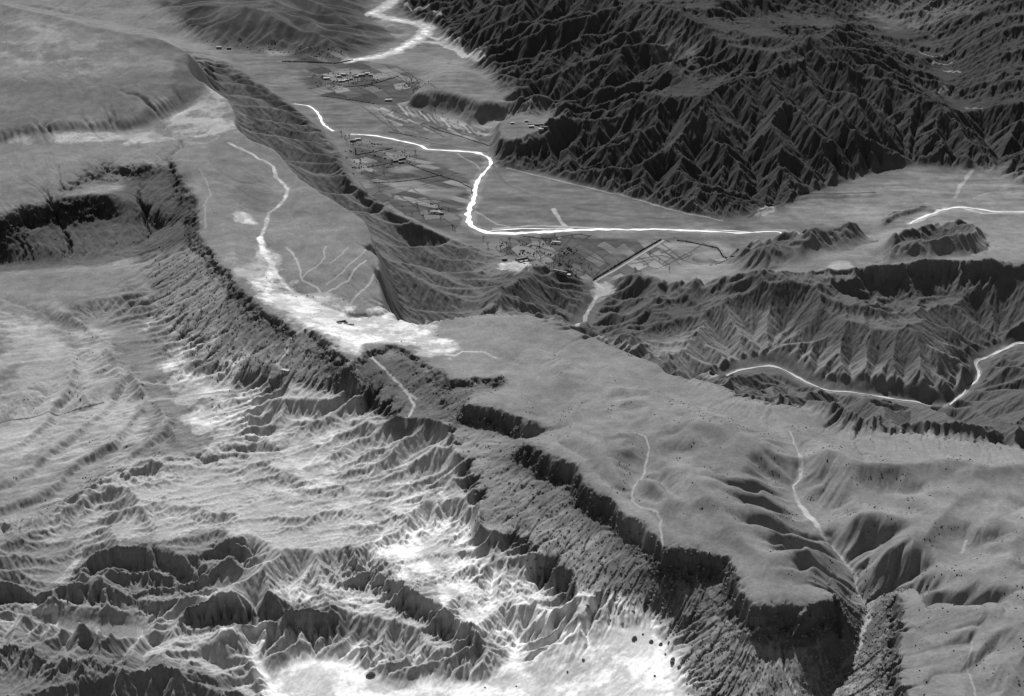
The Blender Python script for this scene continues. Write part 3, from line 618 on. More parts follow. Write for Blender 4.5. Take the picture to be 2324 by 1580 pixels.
STREAMS = [
 (RIVER2, 26, .21, .7), (RIVER1, 14, .22, .6), (RIVER3, 18, .26, .6), (GORGE, 7, .24, .6),
 ("900,-5 870,18 845,30 880,42 940,52 972,62 960,80 940,95 900,115 850,128 795,138", 42, .42), ("870,18 845,30 880,42 940,52", 16, .62), ("972,62 960,80 935,97 900,115 850,129 800,137", 22, .75), ("945,92 1000,98 1040,114 1090,134", 24, .4), ("960,80 1010,85 1040,95", 16, .4), ("920,10 960,20 1000,33", 14, .3),
 ("1001,1113 1018,1153 1015,1203", 6, .8), ("951,1203 948,1253 968,1286 991,1306 1008,1353 1018,1375", 8, .85), ("1108,1270 1081,1296", 4, .8),
 ("1060,1210 1020,1260 995,1290", 4, .8), ("1118,1300 1118,1363 1091,1413 1141,1423 1175,1460 1165,1503", 9, .85), ("1200,1350 1170,1400 1141,1423", 6, .8),
 ("590,1436 583,1470 573,1493 600,1536 650,1580 700,1640", 14, .85), ("505,1436 540,1432 590,1436", 7, .7),
 ("183,1223 177,1266 147,1306 130,1320", 7, .42), ("77,1376 43,1383 123,1383 113,1422 213,1413 240,1446 320,1450 317,1416 333,1400", 5, .45),
 ("0,976 100,950 233,923 360,907 467,896 560,880", 7, .3), ("0,960 120,938 233,915", 3, .1),
 ("700,743 653,773 643,793 650,800 630,826 647,846", 4, .5), ("700,743 720,738", 5, .7),
 ("520,325 547,335 580,350 620,375 628,398 655,428 645,458 610,480 600,520 592,540 608,570 625,620 620,650", 5, .5),
 ("592,540 600,580 620,600 610,640", 9, .75),
 ("600,600 640,640 660,665 700,680 760,700", 6, .55), ("650,560 672,590 685,640 720,655 740,675", 3, .33), ("740,560 730,600 700,620 685,640", 2.5, .3), ("830,590 790,640 740,670", 3, .33), ("860,610 830,650 790,690 760,690", 3, .32), ("790,560 750,600", 2.5, .28), ("850,560 780,620 740,650", 2.5, .28),
 ("841,793 850,815 870,835 880,850 905,870 930,895 938,920 930,940 925,965", 3, .36), ("930,895 945,905", 3, .3),
 ("1440,985 1465,995 1475,1023 1460,1080 1440,1110 1438,1140 1455,1155 1490,1165 1505,1180 1500,1240", 2, .3),
 ("1815,1030 1818,1053 1816,1090 1799,1103 1812,1150 1849,1186 1866,1220 1909,1270 1939,1313 1939,1336 1969,1373", 3, .42), ("1812,1150 1840,1180 1855,1200", 6, .4), ("1790,975 1800,1000 1815,1030", 1.6, .3),
 ("1969,1373 1966,1420 1946,1470", 5, .3), ("1700,1580 1740,1520 1770,1500", 3, .45), ("1770,1500 1800,1560 1815,1590", 3, .45), ("1640,1480 1720,1430", 3, .3), ("2190,1225 2182,1253", 3, .28), ("2208,1440 2200,1500 2205,1540 2210,1580", 1.4, .26),
 ("700,743 750,748 830,755 905,750 945,745 965,728", 4, .75), ("945,790 1000,800 1030,803 1050,795 1100,800 1125,812", 4, .42),
 ("1350,640 1370,655 1345,690 1330,715 1310,742", 5, .42), ("1310,742 1400,772 1500,815 1560,845 1626,856", 5, .25), ("1626,856 1590,850 1540,842", 3, .32),
 ("1375,640 1395,655 1390,665 1360,670", 4, .3),
 ("2324,420 2290,425 2240,440 2210,450", 3, .25), ("2205,388 2180,420 2165,450", 8, .28), ("2500,470 2324,482 2230,484 2175,470 2150,472 2110,490 2065,508", 9, .42),
 ("1115,370 1150,420 1250,460 1400,490 1640,505 1830,512", 5, .11), ("1120,520 1200,512 1300,515 1400,520", 7, .33), ("1255,475 1270,500 1285,515", 8, .36), ("1080,480 1130,510 1160,515", 4, .25),
 ("1175,255 1150,262 1120,272", 5, .3), ("1215,232 1190,250 1170,258", 5, .28), ("1040,350 1080,375 1090,385", 4, .25),
 ("1150,380 1400,440 1560,484 1640,502", 2.5, .32),
 ("0,18 30,170 60,190", 4, .2), ("2130,210 2150,200", 12, .22), ("2085,117 2140,130", 5, .25), ("2140,160 2180,162", 5, .3), ("2120,145 2160,140", 5, .3), ("2190,245 2230,250", 5, .2),
 ("890,400 1060,395", 1.5, .12), ("450,385 470,410 478,440 465,470 465,520", 2.5, .25),
 ("250,860 400,875 600,850 640,846", 2.5, .34),
]
for st in STREAMS: paint(*st)
ALB = ALB*(1+.55*np.clip(M['knolls']*1.0, 0, 1)*fbm(XX*.35, YY, 90, 4, .6, 99))
# hedges, ditches and banks between the fields, dark against the tilled soil
DITCH = """700,200 760,215 850,235 925,238|680,180 780,195 900,172 990,200|820,240 900,300 980,325 1100,345|905,238 1000,290 1110,320|870,260 920,240|830,310 950,330|690,170 850,185|730,190 860,160|745,205 870,178|760,160 830,155|670,130 800,137 900,150 960,180|860,250 905,300|890,248 1010,312|900,275 960,262|930,290 1000,268|960,300 1040,280|880,280 920,262|865,345 800,362|880,335 800,345|1000,395 930,400 840,412|1060,395 990,410 900,440 830,442|865,375 800,385|790,350 865,345 905,375|905,375 960,395 1060,435|860,400 905,380 930,410|900,345 860,330|800,425 870,430 950,420 1030,405|870,375 875,400|890,372 900,400|850,385 840,410|820,355 815,385|830,470 880,462 1000,450|900,440 960,480|930,425 1000,470|1010,450 1060,470
1240,535 1280,540 1340,545 1400,545|1160,530 1240,545 1300,560 1380,600|1260,530 1240,560|1300,535 1270,575|1340,535 1320,550|1200,560 1280,545|1140,550 1200,560 1260,590 1350,630|1180,545 1300,590 1370,625|1225,590 1290,560|1240,600 1310,575|1380,600 1345,630|1510,545 1560,570 1570,578|1530,540 1600,555 1640,570|1480,560 1530,585|1560,545 1500,575|1600,552 1490,610|1620,560 1540,590|1500,552 1550,590 1590,600|1470,572 1520,600|1450,585 1470,600|1440,590 1500,580 1540,590|1430,600 1480,590"""
for d in DITCH.replace('\n', '|').split('|'): paint(d.strip(), 3.6, .045, .75, .3, .8)
for i in range(14):     # close-set rows on the big striped field
    f = i/13
    paint([groundP(1255+f*60, 546+f*44), groundP(1490-f*135, 543+f*43)], 2.2, .06, .75, .2, .8)
for i in range(12):     # strips of pale stubble under the far terrace
    paint([groundP(905+i*16, 238+i*5), groundP(925+i*16, 262+i*4.4)], 5, (.36, .26, .2)[i % 3], .8, .2, .8)
for s_ in ("1700,494 1716,482 1783,452 1833,441 1983,438", "2004,500 2032,482 2096,468 2134,474"): paint(s_, 8, .045, .9, .3, .9)  # dark strips along the faces of two low valley scarps
for i in range(7):
    paint([groundP(1520+i*14, 575+i*1.5), groundP(1590+i*8, 553+i*5)], 1.8, .07, .5, .2, .8)
for s, v in (("930,375 960,385 900,395 880,385", .2), ("780,155 830,160 790,178 740,170", .2), ("1530,548 1590,556 1560,575 1510,560", .21), ("1600,560 1650,575 1600,592 1570,580", .2), ("1380,565 1450,560 1400,590", .13), ("880,410 940,405 960,425 900,432", .2), ("990,425 1060,432 1020,455 950,440", .17), ("600,112 650,118 660,125 610,125", .25)):
    m = S(blur(poly_mask(gpoly(s)).astype(float), 1, 1))*.8; ALB = ALB*(1-m)+v*m
ALB = ALB*(1+.3*M['flat']*fbm(XX*.35, YY, 30, 4, .6, 97)); mot = sstep(-.25, .45, fbm(XX, YY*1.3, 34, 5, .65, 98)); ALB = np.where(ALB > .4, ALB*(.66+.34*mot), ALB)
ALB = np.clip(ALB, .02, .86).astype(F32)
def hgt(x, y):
    i = (x/y-U0)/dU; j = (math.log(y)-V0)/dV
    i = min(max(i, 0), FN-1.001); j = min(max(j, 0), FM-1.001); a, b = int(i), int(j); p, q = i-a, j-b
    return float((H[b, a]*(1-p)+H[b, a+1]*p)*(1-q)+(H[b+1, a]*(1-p)+H[b+1, a+1]*p)*q)
def ground(px, py):
    x, y, z = groundP(px, py); return x, y, hgt(x, y)
# ------------------------------------------------------------------ terrain meshes, one per kind of country, edge to edge
def mat_ground():
    m = bpy.data.materials.new('bare_ground'); m.use_nodes = True; n = m.node_tree.nodes; l = m.node_tree.links
    b = n['Principled BSDF']; b.inputs['Roughness'].default_value = 1; b.inputs['Specular IOR Level'].default_value = 0.05
    at = n.new('ShaderNodeAttribute'); at.attribute_name = 'albedo'
    tc = n.new('ShaderNodeTexCoord'); nz = n.new('ShaderNodeTexNoise'); nz.inputs['Scale'].default_value = .35; nz.inputs['Detail'].default_value = 5; nz.inputs['Roughness'].default_value = .7
    l.new(tc.outputs['Object'], nz.inputs['Vector'])
    mr = n.new('ShaderNodeMapRange'); mr.inputs['From Min'].default_value = .3; mr.inputs['From Max'].default_value = .7; mr.inputs['To Min'].default_value = .82; mr.inputs['To Max'].default_value = 1.18
    l.new(nz.outputs['Fac'], mr.inputs['Value'])
    mu = n.new('ShaderNodeMath'); mu.operation = 'MULTIPLY'; l.new(at.outputs['Fac'], mu.inputs[0]); l.new(mr.outputs[0], mu.inputs[1])
    mi = n.new('ShaderNodeMath'); mi.operation = 'MINIMUM'; mi.inputs[1].default_value = .88; l.new(mu.outputs[0], mi.inputs[0])
    l.new(mi.outputs[0], b.inputs['Base Color'])
    return m
MG = mat_ground()
keys = ['flat', 'plateau', 'mountain', 'badland', 'pale', 'scarp', 'flank', 'terrace', 'knolls']
names = ['valley_floor', 'tableland', 'mountains', 'badlands', 'pale_badlands', 'escarpment', 'hillside', 'terrace', 'far_hills']
cls = np.argmax(np.stack([M[k] for k in keys]), axis=0)[:-1, :-1].ravel()
II, JJ = np.meshgrid(np.arange(FN-1), np.arange(FM-1)); q0 = (JJ*FN+II).ravel()
quads = np.stack([q0, q0+1, q0+1+FN, q0+FN], 1)
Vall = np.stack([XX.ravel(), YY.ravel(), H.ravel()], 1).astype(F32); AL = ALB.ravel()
for k, nm in enumerate(names):
    q = quads[cls == k]
    if len(q) == 0: continue
    used, inv = np.unique(q.ravel(), return_inverse=True); n = len(q)
    me = bpy.data.meshes.new(nm); me.vertices.add(len(used)); me.vertices.foreach_set('co', Vall[used].ravel())
    me.loops.add(n*4); me.loops.foreach_set('vertex_index', inv.astype(np.int32).ravel())
    me.polygons.add(n); me.polygons.foreach_set('loop_start', np.arange(0, n*4, 4, dtype=np.int32)); me.polygons.foreach_set('loop_total', np.full(n, 4, np.int32))
    me.polygons.foreach_set('use_smooth', np.ones(n, bool))
    me.update(calc_edges=True)
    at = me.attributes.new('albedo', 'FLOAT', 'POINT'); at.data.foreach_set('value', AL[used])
    me.materials.append(MG)
    o = bpy.data.objects.new(nm, me); o['kind'] = 'structure'; COL.objects.link(o)
print('terrain done')
# ------------------------------------------------------------------ materials for built things
def mat(name, val, rough=.95, var=.25, scale=.6, spec=.05):
    m = bpy.data.materials.new(name); m.use_nodes = True; n = m.node_tree.nodes; l = m.node_tree.links; b = n['Principled BSDF']
    b.inputs['Roughness'].default_value = rough; b.inputs['Specular IOR Level'].default_value = spec
    tc = n.new('ShaderNodeTexCoord'); nz = n.new('ShaderNodeTexNoise'); nz.inputs['Scale'].default_value = scale; nz.inputs['Detail'].default_value = 4
    l.new(tc.outputs['Object'], nz.inputs['Vector']); mr = n.new('ShaderNodeMapRange')
    mr.inputs['From Min'].default_value = .25; mr.inputs['From Max'].default_value = .75; mr.inputs['To Min'].default_value = val*(1-var); mr.inputs['To Max'].default_value = min(val*(1+var), .9)
    l.new(nz.outputs['Fac'], mr.inputs['Value']); l.new(mr.outputs[0], b.inputs['Base Color']); return m
M_WALL = mat('pale_adobe', .34); M_WALLD = mat('dark_adobe', .14); M_ROOF = mat('mud_roof', .5); M_ROOFD = mat('grey_mud_roof', .24); M_YARD = mat('swept_yard', .5)
M_DOOR = mat('old_timber', .05); M_BARK = mat('bark', .035); M_TWIG = mat('twigs', .04); M_HEDGE = mat('hedge_leaves', .035, var=.5, scale=.4); M_STONE = mat('dark_stone', .15, var=.4); M_STONEP = mat('pale_stone', .2, var=.4)
M_WATER = mat('pale_water', .74, .4, .14, .06, .4); M_ROAD = mat('beaten_road', .3, var=.15)  # river water gets a high, pale base colour
def mesh_obj(name, verts, faces, m, parent=None, loc=(0, 0, 0), rz=0, smooth=False):
    me = bpy.data.meshes.new(name); me.from_pydata([tuple(v) for v in verts], [], faces); me.update()
    if smooth:
        for p in me.polygons: p.use_smooth = True
    me.materials.append(m); o = bpy.data.objects.new(name, me); COL.objects.link(o); o.parent = parent; o.location = loc; o.rotation_euler = (0, 0, rz); return o
def box(V, Fc, x0, x1, y0, y1, z0, z1, tp=0.0):
    b = len(V); V += [(x0, y0, z0), (x1, y0, z0), (x1, y1, z0), (x0, y1, z0), (x0+tp, y0+tp, z1), (x1-tp, y0+tp, z1), (x1-tp, y1-tp, z1), (x0+tp, y1-tp, z1)]
    Fc += [(b, b+3, b+2, b+1), (b+4, b+5, b+6, b+7), (b, b+1, b+5, b+4), (b+1, b+2, b+6, b+5), (b+2, b+3, b+7, b+6), (b+3, b, b+4, b+7)]
def tube(V, Fc, a, b, r0, r1, k=5):
    a = Vector(a); b = Vector(b); d = (b-a).normalized(); u = d.orthogonal().normalized(); v = d.cross(u); s = len(V)
    for p, r in ((a, r0), (b, r1)):
        for i in range(k): t = 2*math.pi*i/k; V.append(tuple(p+u*(r*math.cos(t))+v*(r*math.sin(t))))
    for i in range(k): Fc.append((s+i, s+(i+1) % k, s+k+(i+1) % k, s+k+i))
    Fc.append(tuple(s+k+i for i in range(k)))
def empty(name, loc, rz, label, cat, group=None):
    o = bpy.data.objects.new(name, None); COL.objects.link(o); o.location = loc; o.rotation_euler = (0, 0, rz); o.empty_display_size = 2
    o['label'] = label; o['category'] = cat
    if group: o['group'] = group
    return o
# ------------------------------------------------------------------ water and road: sheets laid a hand above the bed
def ribbon(name, s, widths, m, up=.45, wob=.38, kind='structure', seed=0):
    P = [groundP(x, y)[:2] for x, y, _ in parse(s)]; seg = [0]
    for a, b in zip(P[:-1], P[1:]): seg.append(seg[-1]+math.dist(a, b))
    n = int(seg[-1]/6)+2; V, Fc = [], []; px_ = [p[0] for p in P]; py_ = [p[1] for p in P]
    t = np.linspace(0, seg[-1], n); xs = np.interp(t, seg, px_); ys = np.interp(t, seg, py_); ws = np.interp(t, np.linspace(0, seg[-1], len(widths)), widths)
    for _ in range(3): xs[1:-1] = (xs[:-2]+2*xs[1:-1]+xs[2:])/4; ys[1:-1] = (ys[:-2]+2*ys[1:-1]+ys[2:])/4
    tx, ty = np.gradient(xs), np.gradient(ys); L = np.hypot(tx, ty)+1e-9; nx, ny = -ty/L, tx/L
    for i in range(n):
        q = np.array([t[i]]); wl = ws[i]*.5*(1+wob*float(fbm(q, q*0+seed+3.1, 26, 3, .6, 61)[0])*2); wr = ws[i]*.5*(1+wob*float(fbm(q, q*0+seed+9.7, 26, 3, .6, 67)[0])*2)
        for f in (-1, -.5, 0, .5, 1):
            k = (wl if f < 0 else wr)*f; x = xs[i]+nx[i]*k; y = ys[i]+ny[i]*k; V.append((x, y, hgt(x, y)+up))
    for i in range(n-1):
        for j in range(4): a = i*5+j; Fc.append((a, a+1, a+6, a+5))
    o = mesh_obj(name, V, Fc, m, smooth=True); o['kind'] = kind; return o
ribbon('river', RIVER1, (4, 4, 6, 5, 6), M_WATER, seed=1)
ribbon('river', RIVER2, (5, 6, 6, 8, 6, 9, 9, 10, 12, 10, 8, 7, 5, 3), M_WATER, seed=2)
ribbon('river', RIVER3, (5, 6, 5, 4), M_WATER, seed=3)
ribbon('side_channel', "1045,344 1075,345 1096,352 1112,363", (2, 4, 4, 2), M_WATER, seed=4)
ribbon('side_channel', "1098,527 1140,522 1200,519 1250,520 1300,520", (2, 4, 4, 3, 2), M_WATER, seed=5)
ribbon('side_channel', "1600,522 1660,524 1710,528", (2, 3, 2), M_WATER, seed=6)
ribbon('stream', GORGE, (1.5, 2.5, 3.5, 2.5, 3, 2, 3, 1.8, 3, 3, 4.5, 3, 6, 3), mat('pale_stream_bed', .5, .8, .1), up=.5, wob=.6, seed=7)
ribbon('road', "1350,641 1380,623 1420,599 1460,575 1490,556 1507,546", (5, 4.5, 4.5, 4.5, 5), M_ROAD, up=.35, wob=.05)
# ------------------------------------------------------------------ buildings
def block(root, x0, x1, y0, y1, h, mw, mr, side=-1):
    """one flat-roofed adobe range: walls, roof with parapet, door and windows"""
    V, Fc = [], []; box(V, Fc, x0, x1, y0, y1, -1.5, h, .12); w_ = mesh_obj('wall', V, Fc, mw, root)
    V, Fc = [], []; box(V, Fc, x0-.35, x1+.35, y0-.35, y1+.35, h+.003, h+.3)
    for a in ((x0-.35, x1+.35, y0-.35, y0-.05), (x0-.35, x1+.35, y1+.05, y1+.35), (x0-.35, x0-.05, y0-.047, y1+.047), (x1+.05, x1+.35, y0-.047, y1+.047)): box(V, Fc, *a, h+.303, h+.65)
    mesh_obj('roof', V, Fc, mr, root)
    yf = y0 if side < 0 else y1; e = -.14 if side < 0 else .14; L = x1-x0; c = (x0+x1)/2
    def pane(nm, xa, xb, za, zb):
        V, Fc = [], []; box(V, Fc, xa, xb, min(yf, yf+e), max(yf, yf+e), za, zb); mesh_obj(nm, V, Fc, M_DOOR, root)
    pane('door', c-.6, c+.6, 0, 2.1)
    if L > 6: pane('window', x0+L*.18, x0+L*.18+1.1, 1, 2); pane('window', x1-L*.18-1.1, x1-L*.18, 1, 2)
HG = 'adobe farm buildings in the valley'
def house(px, py, L, W, h, rz, label, dark=False, wing=False, name='farmhouse', cat='house'):
    x, y, z = ground(px, py); r = empty(name, (x, y, z), math.radians(rz), label, cat, HG)
    mw, mr = (M_WALLD, M_ROOFD) if dark else (M_WALL, M_ROOF)
    block(r, -L/2, L/2, -W/2, W/2, h, mw, mr)
    if wing: block(r, L/2-W*.8, L/2, W/2+.36, W/2+.36+W, h*.85, mw, mr, 1)
    return r
def compound(px, py, S, rz, label, dark=True, h=3.2, rooms=((0, 1, .3),), name='walled_compound', yard=True, th=.9):
    x, y, z = ground(px, py); r = empty(name, (x, y, z), math.radians(rz), label, 'compound' if name == 'walled_compound' else 'animal pen', HG if name == 'walled_compound' else None)
    a, b = S[0]/2, S[1]/2; mw = M_WALLD if dark else M_WALL
    for q in ((-a, a, b-th, b), (-a, -a+th, -b+th+.003, b-th-.003), (a-th, a, -b+th+.003, b-th-.003)):
        V, Fc = [], []; box(V, Fc, *q, -1.5, h, .1); mesh_obj('wall', V, Fc, mw, r)
    for q in ((-a, -1.6, -b, -b+th), (1.6, a, -b, -b+th)):
        V, Fc = [], []; box(V, Fc, *q, -1.5, h, .1); mesh_obj('wall', V, Fc, mw, r)
    if yard:
        V, Fc = [], []; box(V, Fc, -a+th+.02, a-th-.02, -b+th+.02, b-th-.02, -1.5, .25); mesh_obj('courtyard', V, Fc, M_YARD, r)
        V, Fc = [], []; box(V, Fc, -1.5, 1.5, -b+.2, -b+.45, 0, 2.4); mesh_obj('gate', V, Fc, M_DOOR, r)
        block(r, -a+th+.4, a-th-.4, b-th-4.6, b-th-.4, 2.9, mw, M_ROOFD if dark else M_ROOF)
    return r
compound(1187, 592, (22, 19), 28, 'square high walled compound with a bright inner yard beside pale threshing ground')
compound(1262, 553, (17, 12), -12, 'small walled farm with bright white yard below the river, alone among the plots', False, 2.6)
compound(1270, 617, (26, 10), -28, 'long narrow walled farm on the edge of the gullied bluff', True, 2.8)
house(1289, 626, 9, 6, 3, -20, 'small pale outbuilding just below the long narrow farm')
house(1145, 590, 9, 6, 3, 10, 'dark flat-roofed hut above the pale threshing ground', True)
compound(988, 484, (20, 13), -8, 'white-yarded farm under bare trees left of the river bend', False, 2.8)
house(1001, 486, 9, 6, 3, -8, 'small dark barn at the right end of the white-yarded farm', True)
for i, (px, py, L, W, hh, rz, lab) in enumerate((
 (899, 367, 12, 6, 3.4, 24, 'leftmost dark house of the farm cluster amid the ruled fields'), (908, 363, 14, 6, 3.4, 24, 'long dark house at the back of the farm cluster amid the ruled fields'),
 (916, 361, 9, 6, 3.2, 24, 'dark house at the top right of the farm cluster amid the ruled fields'), (911, 370, 12, 6, 3.2, 20, 'front dark house of the farm cluster amid the ruled fields'))):
    house(px, py, L, W, hh, rz, lab, True)
house(801, 321, 14, 8, 3.5, 5, 'dark farmhouse with wing at the foot of the steep ridge beside the river', True, True)
house(812, 318, 12, 7, 3.4, 8, 'pale-roofed farmhouse at the foot of the ridge beside the river')
for px, py, L, W, rz, lab in ((741, 180, 15, 10, 4, 'white isolated house at the left edge of the far village'), (779, 171, 13, 8, -10, 'white house at the top left of the far village'),
 (769, 175, 10, 7, 12, 'small house left of the top white house in the far village'), (776, 186, 17, 9, 10, 'large white house at the bottom of the far village'), (787, 184, 12, 8, 4, 'white house right of the large bottom one in the far village'),
 (797, 181, 9, 6, 20, 'small pale house in the middle of the far village'), (808, 176, 12, 8, 18, 'pale house left of the long one in the far village'), (820, 172, 19, 8, 14, 'long white house in the right half of the far village'),
 (834, 169, 12, 8, 8, 'white house at the top right of the far village'), (842, 172, 10, 7, 8, 'rightmost low white house of the far village')):
    house(px, py, L, W, 4, rz, lab)
house(882, 229, 17, 7, 3.6, 6, 'lone white house below the far village next to the pale lane')
for px, py, L, rz, d, lab in ((1204, 284, 11, 0, 1, 'upper left dark house in the hamlet on the flat terrace'), (1206, 289, 12, 5, 0, 'lower left pale house in the hamlet on the flat terrace'), (1218, 285, 13, -4, 1, 'middle dark house in the hamlet on the flat terrace'),
 (1229, 284, 13, 3, 1, 'right-hand dark house in the hamlet on the flat terrace'), (1228, 293, 10, 0, 0, 'pale house at the bottom of the hamlet on the flat terrace'), (1238, 289, 9, 8, 1, 'rightmost dark hut of the hamlet on the flat terrace')):
    house(px, py, L, 7, 3.4, rz, lab, bool(d))
house(1163, 281, 8, 6, 3, 0, 'tiny white hut at the left of the flat terrace'); house(1195, 276, 8, 5, 3, 0, 'tiny white hut above the hamlet on the flat terrace')
house(648, 845, 11, 4, 2.8, -22, 'small pale roadside hut at the foot of the pass track', name='hut', cat='hut')
house(497, 108, 14, 8, 4, 0, 'far pale house near trees beyond the high ridge'); house(520, 111, 12, 8, 4, 0, 'second far house to the right beyond the high ridge', True)
compound(776, 729, (13, 8.5), 24, 'dark open rectangular pen of low walls on the sandy saddle', True, 1.7, name='animal_pen', yard=False, th=1.3)
def mound(px, py, L, W, h, rz, label, seed, m=None, name='rubble_heap', cat='rubble heap', group=None):
    """a weathered boulder heap: lumpy closed dome"""
    x, y, z = ground(px, py); r = random.Random(seed); V, Fc = [], []; nr, na = 8, 20; sh = [.95+.22*math.sin(2*math.pi*q/na*2+seed)+.12*math.sin(2*math.pi*q/na*5+seed*3)+r.uniform(-.07, .07) for q in range(na)]
    for i in range(nr):
        t = i/(nr-1)*math.pi/2
        for j in range(na):
            a = 2*math.pi*j/na; k = math.cos(t)*sh[j]*(1+r.uniform(-.12, .12)); V.append((L/2*k*math.cos(a), W/2*k*math.sin(a), -1.0 if i == 0 else h*math.sin(t)*(1+r.uniform(-.14, .14))))
    for i in range(nr-1):
        for j in range(na): a = i*na+j; b = i*na+(j+1) % na; Fc.append((a, b, b+na, a+na))
    Fc.append(tuple(range((nr-1)*na, nr*na)))
    o = mesh_obj(name, V, Fc, m or M_STONE, None, (x, y, z), math.radians(rz)); o['label'] = label; o['category'] = cat
    if group: o['group'] = group
    return o
mound(812, 717, 8.5, 7, 1.6, 0, 'round dark rubble heap up the saddle from the open pen', 1)
mound(795, 734, 8.5, 5, 1.3, 10, 'low oval dark rubble heap just right of the open pen', 2)
# ------------------------------------------------------------------ boulders that stand out on the pale sand
BG = 'dark boulders scattered on the pale sand'
ORD = ['first', 'second', 'third', 'fourth', 'fifth', 'sixth', 'seventh', 'eighth', 'ninth', 'tenth', 'eleventh', 'twelfth', 'thirteenth', 'fourteenth', 'fifteenth']
for i, (px, py, s, lab) in enumerate((
 (843, 1532, 17, 'largest dark outcrop, alone on the white sand at bottom left'), (824, 1490, 7, 'small grey outcrop above the largest dark one on the white sand'),
 (1440, 1450, 9, 'dark boulder at the left tip of the row crossing the white sand bay'), (1459, 1440, 4, 'small boulder just above the left tip of the row in the white sand bay'), (1478, 1457, 7, 'dark boulder in the middle of the row crossing the white sand bay'),
 (1500, 1462, 6, 'dark boulder right of the middle in the row crossing the white sand bay'), (1518, 1458, 5, 'dark boulder at the right end of the row crossing the white sand bay'), (1527, 1500, 11, 'big dark boulder at the foot of the talus, edge of white sand'),
 (1510, 1485, 4, 'small dark boulder left of the big one at the talus foot'), (1542, 1515, 8, 'dark boulder below the big one at the talus foot'), (1486, 1535, 4, 'lone small boulder on the lower white sand near the right'), (1288, 1526, 4, 'lone small boulder on the lower white sand near its middle'),
 (1295, 1358, 9, 'dark boulder perched where talus meets the top of the white sand'), (1334, 1376, 6, 'dark boulder on the upper rim of the white sand, right of the perched one'), (1101, 1561, 3, 'tiny boulder at the very bottom of the white sand, centre'),
 (1172, 1558, 3, 'tiny boulder at the bottom of the white sand, right of centre'), (1324, 1498, 5, 'flat grey boulder amid the ripples of the white sand'), (1385, 1405, 4, 'small boulder under the talus near the top of the white sand'))):
    mound(px, py, s*.62 if s < 12 else s*.45, s*.5 if s < 12 else s*.36, s*.28 if s < 12 else s*.2, i*37, lab, 20+i, M_STONE, 'boulder', 'boulder', BG)
# ------------------------------------------------------------------ bare trees
def limb(V, Fc, TV, TF, p, d, L, r, depth, rd):
    b = p+d*L; tube(V if depth < 2 else TV, Fc if depth < 2 else TF, p, b, r, r*.62, 5 if depth < 2 else 3)
    if depth >= 4: return
    for k in range(3 if depth < 3 else 4):
        nd = (d+Vector((rd.uniform(-1, 1), rd.uniform(-1, 1), rd.uniform(-.25, .75)))*.8).normalized(); limb(V, Fc, TV, TF, p+d*L*rd.uniform(.6, 1), nd, L*rd.uniform(.6, .85), r*.58, depth+1, rd)
TREEM = []
for sd_ in range(4):
    rd = random.Random(sd_+3); V, Fc, TV, TF = [], [], [], []
    limb(V, Fc, TV, TF, Vector((0, 0, -1)), Vector((rd.uniform(-.1, .1), rd.uniform(-.1, .1), 1)).normalized(), 4.2, .42, 0, rd)
    a = bpy.data.meshes.new('trunk'); a.from_pydata(V, [], Fc); a.materials.append(M_BARK); b = bpy.data.meshes.new('crown'); b.from_pydata(TV, [], TF); b.materials.append(M_TWIG); TREEM.append((a, b))
rt = random.Random(5)
def tree(px, py, size, label, group, slim=1.0):
    x, y, z = ground(px, py); r = empty('bare_tree', (x, y, z), rt.uniform(0, 6.28), label, 'tree', group); a, b = TREEM[rt.randrange(4)]
    s = size/11.0
    for nm, me in (('trunk', a), ('crown', b)):
        o = bpy.data.objects.new(nm, me); COL.objects.link(o); o.parent = r
    r.scale = (s*slim, s*slim, s)
def zz(c): return [(1089.4+x*.2604, 514.4+y*.2604) for x, y in c]
GROVES = [   # phrase, positions, height
 ('left of the square walled compound', zz([(25, 122), (72, 182), (180, 207), (228, 225), (258, 222), (262, 142), (228, 165)]), 12),
 ('between the square compound and the lone plot farm', zz([(345, 247), (447, 162), (488, 252), (515, 167), (530, 287), (575, 142), (606, 160)]), 11),
 ('above the long narrow farm on the bluff', zz([(640, 322), (655, 268), (690, 290), (720, 285), (765, 347), (770, 372), (790, 402)]), 12),
 ('between the long narrow farm and the straight road', zz([(835, 442), (880, 350), (905, 417), (945, 372), (975, 400)]), 11),
 ('right of the straight road', zz([(1350, 392), (1362, 385), (1430, 352), (1480, 242), (1650, 392), (1560, 300)]), 9),
 ('around the white-yarded farm by the river bend', [(962, 492), (972, 484), (979, 478), (915, 474), (893, 448), (1027, 521), (1033, 523), (1000, 500), (1018, 478), (935, 490), (948, 470)], 10),
 ('along the terrace foot by the striped plots', [(1004, 263), (1018, 276), (960, 262), (1040, 284), (988, 256)], 11),
 ('in the orchard under the far village', [(750, 191), (754, 195), (758, 190), (762, 196), (766, 191), (770, 197), (774, 193), (751, 199), (759, 200)], 12),
 ('among the far village houses', [(788, 176), (795, 174), (800, 179), (806, 181), (811, 183), (792, 188), (827, 178), (764, 180)], 13),
 ('under the knoll left of the flat terrace', [(922, 186), (928, 190), (934, 184), (940, 192), (946, 187), (926, 196), (950, 194)], 12),
 ('by the dark farm cluster in the ruled fields', [(895, 358), (924, 364), (918, 352), (930, 357), (944, 352), (890, 372)], 11),
 ('at the ridge foot beside the river farm', [(788, 324), (793, 313), (820, 324), (782, 316), (800, 330), (776, 308)], 12)]
for ph, pts, hgt_ in GROVES:
    pts = sorted(pts)
    for i, (px, py) in enumerate(pts):
        tree(px, py, hgt_*rt.uniform(.8, 1.25), 'bare tree, %s from left %s' % (ORD[i], ph), 'bare trees of the valley')
tree(1354, 634, 14, 'tall narrow dark poplar at the near end of the straight road', 'bare trees of the valley', .35)
